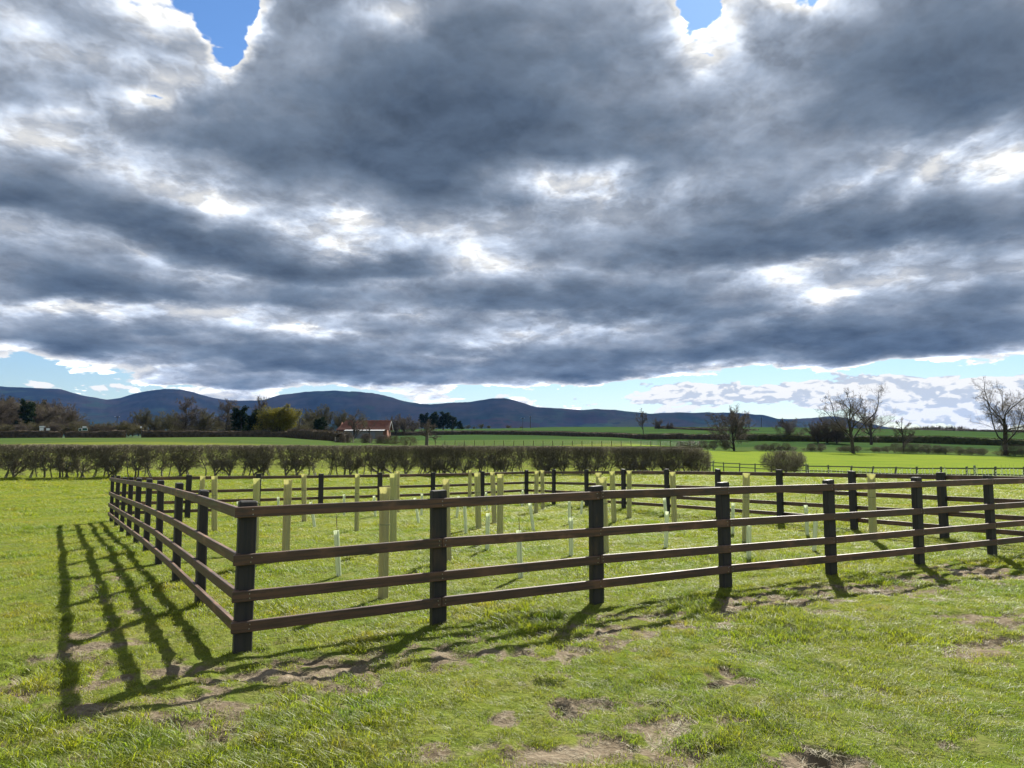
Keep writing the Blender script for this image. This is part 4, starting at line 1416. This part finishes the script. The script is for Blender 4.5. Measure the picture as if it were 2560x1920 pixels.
obj('bargeboard', mesh_from('bargeboard', v, [(0, 1, 4, 3), (1, 2, 5, 4), (6, 9, 10, 7), (7, 10, 11, 8), (0, 6, 7, 1), (1, 7, 8, 2), (3, 4, 10, 9), (4, 5, 11, 10)]), m_white, barn)
# lean-to of grey sheeting along the front
x0 = 26 * S
np_ = 9
pw = (W - 1.6 - x0) / np_
for k in range(np_):
    v, f = box_geo(x0 + k * pw + .02, x0 + (k + 1) * pw - .02, -3.2, -3.1, -.4, 2.35, .01)
    obj('sheet', mesh_from('sheet', v, f), m_sheet, barn)
v, f = box_geo(x0 - .25, W - 1.4, -3.4, .2, 2.38, 2.5)
v = [(x, y, z + (y + 3.4) * .14) for x, y, z in v]
obj('lean_to_roof', mesh_from('lean_to_roof', v, f), m_sheet, barn)
v, f = box_geo(x0 - .27, W - 1.38, -3.46, -3.41, 2.3, 2.52)
obj('fascia', mesh_from('fascia', v, f), m_dark, barn)
m_board, n, p, _o = material('weathered_board', .85, .15)
tc = n.new('ShaderNodeTexCoord').outputs['Object']
n.put(p.inputs['Base Color'], n.mix(n.noise(n.vmath('MULTIPLY', tc, (1, 8, 8)), 1.5, 5, .6), (.13, .115, .095), (.26, .235, .195)))
for k in range(5):
    v, f = box_geo(W - 4.2, W - 1.65, -3.26, -3.22, .02 + k * .44, .4 + k * .44)
    obj('board', mesh_from('board', v, f), m_board, barn)

# ================================================================== weathered two rail fence along the bright field
m_grey, n, p, _o = material('weathered_rail', .85, .2)
tc = n.new('ShaderNodeTexCoord').outputs['Object']
n.put(p.inputs['Base Color'], n.mix(n.noise(tc, 5, 4, .6), (.070, .078, .062), (.15, .16, .125)))
m_post_pale, n, p, _o = material('green_treated_post', .8, .2)
tc = n.new('ShaderNodeTexCoord').outputs['Object']
n.put(p.inputs['Base Color'], n.mix(n.noise(tc, 6, 4, .6), (.16, .21, .12), (.26, .31, .19)))
FX = [1742, 1775, 1809, 1848, 1887, 1928, 1966, 2020, 2071, 2124, 2178, 2235.5, 2292, 2351.5, 2416.6, 2487, 2560, 2640]
FTOP = [1153, 1155, 1157, 1158.5, 1160, 1161, 1161.5, 1163, 1164, 1165.5, 1167, 1168, 1168.5, 1168.5, 1168.5, 1168.5, 1169, 1170]
FD = np.interp(FX, [1742, 1850, 2020, 2300, 2560, 2640], [92, 82, 64, 52, 45, 43])
tops = [at(a, b, d) for a, b, d in zip(FX, FTOP, FD)]
bounds = [(t[0], t[1], land(t[0], t[1])) for t in tops]
rfence = thing('rail_fence', 'weathered grey two rail fence with leaning posts before the bright green field', 'fence', bounds[0])
RO = np.array(bounds[0])
rngf = random.Random(8)
leans = {2124: .22, 2178: .2, 2235.5: .24, 2351.5: .05, 2487: .06}
v, f = box_geo(-.055, .055, -.05, .05, -.3, 1.0, .01)
fpm = mesh_from('post', v, f)
for t, b, a in zip(tops, bounds, FX):
    hgt = float(t[2] - b[2]) + .06
    obj('post', fpm, m_grey, rfence, np.array([t[0], t[1], b[2]]) - RO, (0, leans.get(a, rngf.uniform(-.02, .04)), rngf.uniform(-.2, .2)), (1, 1, max(hgt, .6)))
for k in range(len(tops) - 1):
    for dz in (-.06, -.47):
        p0 = tops[k] + [0, -.07, dz + rngf.uniform(-.03, .03)]
        p1 = tops[k + 1] + [0, -.07, dz + rngf.uniform(-.03, .03)]
        d = p1 - p0
        L = float(np.linalg.norm(d))
        v, f = box_geo(-.03, L + .03, -.018, .018, -.045, .045, .004)
        obj('rail', mesh_from('rail', v, f), m_grey, rfence, p0 - RO, (0, -math.asin(d[2] / L), math.atan2(d[1], d[0])))
for a, ty, lab in ((1783, 1151, 'pale green treated strainer post at the hedge end of the rail fence'), (2015, 1159, 'pale green treated strainer post next to the lone bush'), (2436, 1163, 'pale green treated post standing tall in the rail fence')):
    d = float(np.interp(a, FX, FD)) - .25
    t = at(a, ty, d)
    b = land(t[0], t[1])
    v, f = tubes([(0, 0, -.3, 0, 0, t[2] - b - .03, .075, .072), (0, 0, t[2] - b - .03, 0, 0, t[2] - b, .072, .045), (0, 0, t[2] - b, 0, 0, t[2] - b + .004, .045, .001)], 10)
    tag(obj('strainer_post', mesh_from('strainer_post', v, f, False), m_post_pale, None, (t[0], t[1], b)), lab, 'post')

# young hedge whips in clear spiral guards, in two lines beside the rail fence
m_spiral, n, p, out = material('spiral_guard_plastic', .4, .4)
p.inputs['Base Color'].default_value = (.62, .68, .55, 1)
tr = n.new('ShaderNodeBsdfTranslucent')
tr.inputs['Color'].default_value = (.7, .78, .58, 1)
ms = n.new('ShaderNodeMixShader')
ms.inputs[0].default_value = .5
n.t.links.new(p.outputs[0], ms.inputs[1])
n.t.links.new(tr.outputs[0], ms.inputs[2])
n.t.links.new(ms.outputs[0], out.inputs['Surface'])
sp_seg = []
for k in range(24):
    a, b = k * .8, (k + 1) * .8
    sp_seg.append((.028 * math.cos(a), .028 * math.sin(a), k * .022 - .02, .028 * math.cos(b), .028 * math.sin(b), k * .022 + .002, .017, .017))
sv, sf = tubes(sp_seg, 4)
spiral_mesh = mesh_from('spiral', sv, sf)
wv_, wf_ = tubes([(0, 0, -.05, .01, 0, .4, .006, .005), (.01, 0, .4, .03, .02, .75, .005, .002)], 4)
whip_mesh = mesh_from('whip', wv_, wf_)
rgw = np.random.default_rng(3)
whip_px = []
for k in range(80):
    px = 1815 + k * 9.2 + rgw.uniform(-2, 2)
    whip_px.append((px, 1.6 + .5 * (k % 2)))
for (px, off) in whip_px:
    d = float(np.interp(px, FX, FD)) - off - 2.0
    x = (px - 1280) / FPX * d * 1.004
    t = thing('hedge_whip', 'young hedge whip in pale spiral guard planted beside the two rail fence', 'sapling', (x, d, land(x, d)), (rgw.uniform(-.1, .1), rgw.uniform(-.14, .14), rgw.uniform(0, 6)), 'hedge whips in spiral guards', (1, 1, rgw.uniform(.85, 1.15)))
    obj('spiral', spiral_mesh, m_spiral, t)
    obj('whip', whip_mesh, m_bark_y, t)

# ================================================================== wire fence across the middle field
m_wire, n, p, _o = material('dull_wire', .5, .4)
p.inputs['Base Color'].default_value = (.10, .10, .10, 1)
WX = list(np.arange(1088, 1760, 24.5))
wp = [at(px, 1117.0 + (px - 1100) * .002, 128 + (px - 1100) * .02) for px in WX]
wfence = thing('wire_fence', 'thin wire fence on dark stakes crossing the middle green field', 'fence', wp[0])
v, f = box_geo(-.05, .05, -.05, .05, -.3, 1.15, .01)
wpm = mesh_from('stake', v, f)
for q in wp:
    obj('stake', wpm, m_cane, wfence, q - wp[0], (0, rngf.uniform(-.06, .06), 0))
for dz in (.45, .8, 1.08):
    v, f = tubes([(*(a - wp[0] + [0, -.06, dz]), *(b - wp[0] + [0, -.06, dz]), .006, .006) for a, b in zip(wp[:-1], wp[1:])], 3)
    obj('wire', mesh_from('wire', v, f), m_wire, wfence)
# the bank the wire fence stands on: rough tussocky grass
far_hedge([(1085, 1118, 127), (1300, 1118.5, 131), (1600, 1119.5, 137), (1745, 1120, 141)], .42, 1.0, 'rough tussocky grass strip under the wire fence', leafy('rough_grass', (.045, .050, .020), (.10, .085, .040), .2, 1.0), seed=51)


# ================================================================== field gates, signs, poles
def gate(px, py, d, w, h, label):
    q = at(px, py, d)
    t = thing('field_gate', label, 'gate', (q[0], q[1], q[2]))
    for x in (-.12, w + .12):
        v, f = box_geo(x - .08, x + .08, -.08, .08, -.3, h + .18, .012)
        obj('post', mesh_from('post', v, f), m_board, t)
    for k in range(5):
        z = .18 + (h - .2) * (k / 4) ** 1.15
        v, f = box_geo(0, w, -.02, .02, z - .045, z + .045, .005)
        obj('bar', mesh_from('bar', v, f), m_board, t)
    v, f = tubes([(0, -.03, .15, w / 2, -.03, h, .035, .035), (w / 2, -.03, h, w, -.03, .15, .035, .035)], 4)
    obj('brace', mesh_from('brace', v, f), m_board, t)
    return t


gate(839, 1110, 150, 1.1, 1.3, 'narrow wooden gate at the end of the curving hedge')
gate(884, 1112, 146, 2.0, 1.3, 'wooden field gate between hedge clumps before the barn trees')
gate(926, 1113, 143, 1.3, 1.25, 'short run of wooden rails between the barn trees and dense hedge')

m_green, n, p, _o = material('sign_green', .5, .3)
p.inputs['Base Color'].default_value = (.015, .085, .06, 1)
m_signw, n, p, _o = material('sign_white', .5, .3)
p.inputs['Base Color'].default_value = (.72, .74, .74, 1)
m_steel, n, p, _o = material('galvanised_steel', .5, .4)
p.inputs['Base Color'].default_value = (.22, .23, .23, 1)
p.inputs['Metallic'].default_value = .6


def sign(px_c, py_b, d, panels, label, posts):
    """panels: pixel boxes x0,y0,x1,y1, face material, border material"""
    q = at(px_c, py_b, d)
    t = thing('road_sign', label, 'road sign', q)
    for pxp in posts:
        a, b = at(pxp, py_b, d) - q, at(pxp, min(k[1] for k in panels), d) - q
        v, f = tubes([(a[0], .06, -.3, a[0], .06, b[2], .045, .045)], 8)
        obj('post', mesh_from('post', v, f), m_steel, t)
    for (xa, ya, xb, yb, face, edge) in panels:
        a, b = at(xa, yb, d) - q, at(xb, ya, d) - q
        v, f = box_geo(a[0], b[0], -.02, .02, a[2], b[2], .008)
        pn = obj('panel', mesh_from('panel', v, f), edge, t)
        v, f = box_geo(a[0] + .09, b[0] - .09, -.028, -.0215, a[2] + .09, b[2] - .09)
        obj('face', mesh_from('face', v, f), face, pn)
    return t


sign(108, 1091, 207, [(98, 1065, 113, 1068.6, m_signw, m_signw), (98, 1069, 110, 1077.5, m_signw, m_steel), (115, 1070, 125.5, 1077, m_signw, m_steel)], 'pair of pale road sign boards behind the hedge, beside the thin mast', (101, 109, 120))
sign(208, 1091, 207, [(206, 1065.5, 216, 1069.2, m_signw, m_signw), (205.5, 1069.6, 219, 1077, m_green, m_signw), (196.5, 1070.5, 204.5, 1078, m_green, m_signw)], 'dark green and white road sign boards with pale borders', (200, 208, 215))
sign(352.5, 1090, 215, [(350.5, 1066, 354.5, 1070, m_signw, m_signw)], 'tiny white roundel sign by the lane opening', (352.5,))


def pole(px, yb, yt, d, label, arm=True, r=.11, cat='utility pole'):
    q, t_ = at(px, yb, d), at(px, yt, d)
    h = t_[2] - q[2]
    t = thing('utility_pole' if arm else 'mast', label, cat, q)
    v, f = tubes([(0, 0, -.3, 0, 0, h, r, r * .75)], 8)
    obj('shaft', mesh_from('shaft', v, f), m_bark, t)
    if arm:
        v, f = box_geo(-.9, .9, -.06, .06, h - .5, h - .38)
        obj('crossarm', mesh_from('crossarm', v, f), m_bark, t)
        for x in (-.8, 0, .8):
            v, f = tubes([(x, 0, h - .38, x, 0, h - .12, .05, .035)], 6)
            obj('insulator', mesh_from('insulator', v, f), m_signw, t)


pole(109, 1103, 1047, 165, 'thin grey mast standing in the field before the sign boards', False, .05, 'mast')
pole(291, 1090, 1040, 250, 'utility pole at the road before the blue hill saddle')
pole(748, 1088, 1046, 205, 'plain thin pole beside the yellow tree', False, .09, 'pole')
pole(1132, 1086, 1050, 330, 'utility pole on the field hedge behind the gnarled tree')
pole(1307, 1086, 1044, 370, 'thin utility pole on the green crest hedge')
pole(1326, 1076, 1041, 600, 'dark utility pole beyond the green crest', True, .3)
pole(1904, 1078, 1044, 480, 'utility pole between the domed tree and the twin crowned tree', True, .2)

# the lane that shows through the opening in the road hedge
lane_pts = [(-300, 1091, 212), (0, 1090, 213), (338, 1089.5, 213), (800, 1088, 217)]
m_lane, n, p, _o = material('lane_asphalt', .8, .2)
pos = n.new('ShaderNodeNewGeometry').outputs['Position']
n.put(p.inputs['Base Color'], n.mix(n.noise(pos, 2, 4, .6), (.16, .16, .165), (.22, .22, .22)))
L3 = [at(*q) for q in lane_pts] 
V, Fq = [], []
for q in L3:
    for dy in (-3.0, 3.2):
        V.append((q[0], q[1] + dy, land(q[0], q[1] + dy) + .12))
for k in range(len(L3) - 1):
    Fq.append((2 * k, 2 * k + 2, 2 * k + 3, 2 * k + 1))
lane = obj('lane', mesh_from('lane', V, Fq), m_lane)
lane['kind'] = 'structure'

# ================================================================== grass
m_grass, n, p, out = material('grass_blade', .48, .30)
pos = n.new('ShaderNodeNewGeometry').outputs['Position']
bv = attr(n, 'blade')
tip = attr(n, 'tip')
g1 = n.noise(pos, .45, 3, .6)
g2 = n.noise(pos, 2.2, 3, .6)
c = n.mix(n.maprange(g1, .34, .66), (.080, .165, .010), (.150, .190, .012))
c = n.mix(n.maprange(g2, .35, .68), c, (.185, .205, .014))
g3 = n.noise(pos, 1.1, 4, .65)
c = n.mix(n.maprange(g3, .53, .66, 0, .85), c, (.040, .098, .012))
c = n.mix(n.maprange(g3, .46, .32, 0, .8), c, (.225, .195, .035))
c = n.mix(n.maprange(bv, .72, 1.0, 0, .7), c, (.205, .180, .050))
c = n.mix(n.maprange(bv, .0, .3, .65, 0), c, (.035, .085, .014))
c = n.mix(n.math('MULTIPLY', tip, .35), c, (.20, .195, .035))
n.put(p.inputs['Base Color'], c)
tr = n.new('ShaderNodeBsdfTranslucent')
n.put(tr.inputs['Color'], n.mix(1.0, c, (2.2, 2.2, 1.0), 'MULTIPLY'))
ms = n.new('ShaderNodeMixShader')
ms.inputs[0].default_value = .45
n.t.links.new(p.outputs[0], ms.inputs[1])
n.t.links.new(tr.outputs[0], ms.inputs[2])
n.t.links.new(ms.outputs[0], out.inputs['Surface'])

m_straw, n, p, out = material('dead_grass', .6, .2)
bv = attr(n, 'blade')
n.put(p.inputs['Base Color'], n.mix(bv, (.10, .085, .035), (.24, .20, .10)))


def tuft(name, seed, blades, spread, h0, h1, width, lean, flat, mat):
    rg = np.random.default_rng(seed)
    r = spread * np.sqrt(rg.random(blades))
    a = rg.uniform(0, 6.283, blades)
    base = np.stack([r * np.cos(a), r * np.sin(a), np.full(blades, -.012)], 1)
    h = rg.uniform(h0, h1, blades)
    b = rg.uniform(0, 6.283, blades)
    dirh = np.stack([np.cos(b), np.sin(b), np.zeros(blades)], 1)
    ln = np.abs(rg.normal(lean, lean * .5, blades))
    side = np.stack([-np.sin(b), np.cos(b), np.zeros(blades)], 1)
    tw = rg.uniform(-.9, .9, blades)[:, None]
    side = side * np.cos(tw) + dirh * np.sin(tw)
    w = width * rg.uniform(.7, 1.3, blades)[:, None]
    V = np.zeros((blades, 5, 3))
    for k, (t, ww) in enumerate(((0, 1.0), (.55, .8))):
        c_ = base + dirh * (h * ln * t ** 1.8)[:, None]
        c_[:, 2] += h * t * (1 - flat * t)
        V[:, 2 * k] = c_ - side * w * ww
        V[:, 2 * k + 1] = c_ + side * w * ww
    c_ = base + dirh * (h * ln)[:, None]
    c_[:, 2] += h * (1 - flat)
    V[:, 4] = c_
    o = (np.arange(blades) * 5)[:, None]
    Ft = np.concatenate([o + [[0, 1, 3]], o + [[0, 3, 2]], o + [[2, 3, 4]]], 0)
    me = mesh_from(name, V.reshape(-1, 3), Ft)
    me.materials.append(mat)
    for nm, val in (('blade', np.repeat(rg.random(blades), 5)), ('tip', np.tile([0, 0, .5, .5, 1.0], blades))):
        q = me.attributes.new(nm, 'FLOAT', 'POINT')
        q.data.foreach_set('value', val.astype(np.float32))
    return me


lib = bpy.data.collections.new('grass_tufts')
kinds = [tuft('tuft', 1, 70, .12, .030, .065, .0021, .9, .25, m_grass), tuft('tuft', 2, 70, .13, .035, .075, .0023, 1.1, .3, m_grass), tuft('tuft', 3, 60, .10, .045, .095, .0024, .8, .25, m_grass),
         tuft('tuft', 4, 75, .14, .022, .05, .0021, 1.4, .45, m_grass), tuft('tuft', 5, 50, .07, .06, .13, .0026, .7, .25, m_grass),
         tuft('tuft', 6, 60, .13, .02, .05, .0018, 2.0, .70, m_straw), tuft('tuft', 7, 45, .10, .025, .06, .0020, 2.2, .75, m_straw)]
for k, me in enumerate(kinds):
    o = bpy.data.objects.new('tuft_%d' % k, me)
    lib.objects.link(o)


def scatter(rg, r0, r1, dens, half=48):
    n_ = int(.5 * (r1 * r1 - r0 * r0) * math.radians(2 * half) * dens)
    r = np.sqrt(rg.uniform(r0 * r0, r1 * r1, n_))
    a = np.radians(rg.uniform(-half, half, n_))
    return r * np.sin(a), r * np.cos(a)


rg = np.random.default_rng(77)
PX, PY, PS, PK = [], [], [], []
for (r0, r1, dens, sc) in ((1.8, 6, 230, .95), (6, 10, 170, 1.0), (10, 16, 110, 1.15), (16, 26, 60, 1.4), (26, 42, 26, 1.9), (42, 62, 12, 2.5)):
    x, y = scatter(rg, r0, r1, dens)
    mud = np.maximum(mud_at(x, y), np.clip(hoof_at(x, y) * 22 - .2, 0, .95) if r0 < 12 else 0)
    lush = fbm(x * .9, y * .9, 3, 31)
    keep = rg.random(len(x)) > mud * .68
    x, y, mud, lush = x[keep], y[keep], mud[keep], lush[keep]
    u = rg.random(len(x))
    dead = u < (.05 + .5 * np.clip(mud * 2.0, 0, 1) + .04 * (fbm(x * .5, y * .5, 3, 41) > .55))
    k = np.where(dead, rg.integers(5, 7, len(x)), np.where(lush > .64, rg.choice([1, 2, 4], len(x), p=[.35, .45, .2]), rg.choice([0, 1, 3, 2], len(x), p=[.34, .28, .28, .10])))
    PX.append(x); PY.append(y); PK.append(k)
    PS.append(sc * (.54 + .42 * np.clip((lush - .3) / .4, 0, 1)) * rg.uniform(.75, 1.25, len(x)) * (1 - .2 * mud))
PX, PY, PS, PK = map(np.concatenate, (PX, PY, PS, PK))
# heights of the real surface under each tuft: the same relief as the ground sheet carries
Rr = np.hypot(PX, PY)
PM = mud_at(PX, PY)
PZ = land(PX, PY) - np.where(Rr < 16, hoof_at(PX, PY), 0) + smooth01(45, 8, Rr) * ((fbm(PX * 1.1, PY * 1.1, 3, 3) - .5) * .035 + (fbm(PX * 5, PY * 5, 3, 8) - .5) * (.045 + .06 * PM) - .025 * PM) + smooth01(30, 90, Rr) * (fbm(PX * .03, PY * .03, 3, 4) - .5) * .25
me = bpy.data.meshes.new('grass')
me.vertices.add(len(PX))
me.vertices.foreach_set('co', np.stack([PX, PY, PZ], 1).astype(np.float32).ravel())
for nm, tp_, val in (('size', 'FLOAT', PS), ('kind_id', 'INT', PK), ('turn', 'FLOAT', rg.uniform(0, 6.283, len(PX)))):
    q = me.attributes.new(nm, tp_, 'POINT')
    q.data.foreach_set('value', val.astype(np.int32 if tp_ == 'INT' else np.float32))
me.update()
grass = bpy.data.objects.new('grass', me)
C.objects.link(grass)
grass['kind'] = 'stuff'
grass['label'] = 'short green and straw coloured pasture grass'
ng = bpy.data.node_groups.new('grass_scatter', 'GeometryNodeTree')
ng.interface.new_socket('Geometry', in_out='INPUT', socket_type='NodeSocketGeometry')
ng.interface.new_socket('Geometry', in_out='OUTPUT', socket_type='NodeSocketGeometry')
gi, go = ng.nodes.new('NodeGroupInput'), ng.nodes.new('NodeGroupOutput')
iop = ng.nodes.new('GeometryNodeInstanceOnPoints')
ci = ng.nodes.new('GeometryNodeCollectionInfo')
ci.inputs['Collection'].default_value = lib
ci.inputs['Separate Children'].default_value = True
ci.inputs['Reset Children'].default_value = True
iop.inputs['Pick Instance'].default_value = True


def named(nm, tp_):
    a = ng.nodes.new('GeometryNodeInputNamedAttribute')
    a.data_type = tp_
    a.inputs['Name'].default_value = nm
    return a.outputs['Attribute']


cx = ng.nodes.new('ShaderNodeCombineXYZ')
ng.links.new(named('turn', 'FLOAT'), cx.inputs[2])
ng.links.new(gi.outputs[0], iop.inputs['Points'])
ng.links.new(ci.outputs[0], iop.inputs['Instance'])
ng.links.new(named('kind_id', 'INT'), iop.inputs['Instance Index'])
ng.links.new(cx.outputs[0], iop.inputs['Rotation'])
ng.links.new(named('size', 'FLOAT'), iop.inputs['Scale'])
ng.links.new(iop.outputs[0], go.inputs[0])
grass.modifiers.new('scatter', 'NODES').node_group = ng

# ================================================================== air
hz = bpy.data.materials.new('haze_air')
hz.use_nodes = True
n = Nodes(hz.node_tree)
out = n.new('ShaderNodeOutputMaterial')
pv_ = n.new('ShaderNodeVolumePrincipled')
pv_.inputs['Color'].default_value = (.16, .40, 1.0, 1)
pv_.inputs['Density'].default_value = 2.0e-5
pv_.inputs['Anisotropy'].default_value = .1
n.t.links.new(pv_.outputs[0], out.inputs['Volume'])
v, f = box_geo(-9600, 9600, -9600, 9600, -8, 470)
haze = obj('haze', mesh_from('haze', v, f), hz)
haze['kind'] = 'stuff'
haze['label'] = 'thin blue haze in the air before the hills'
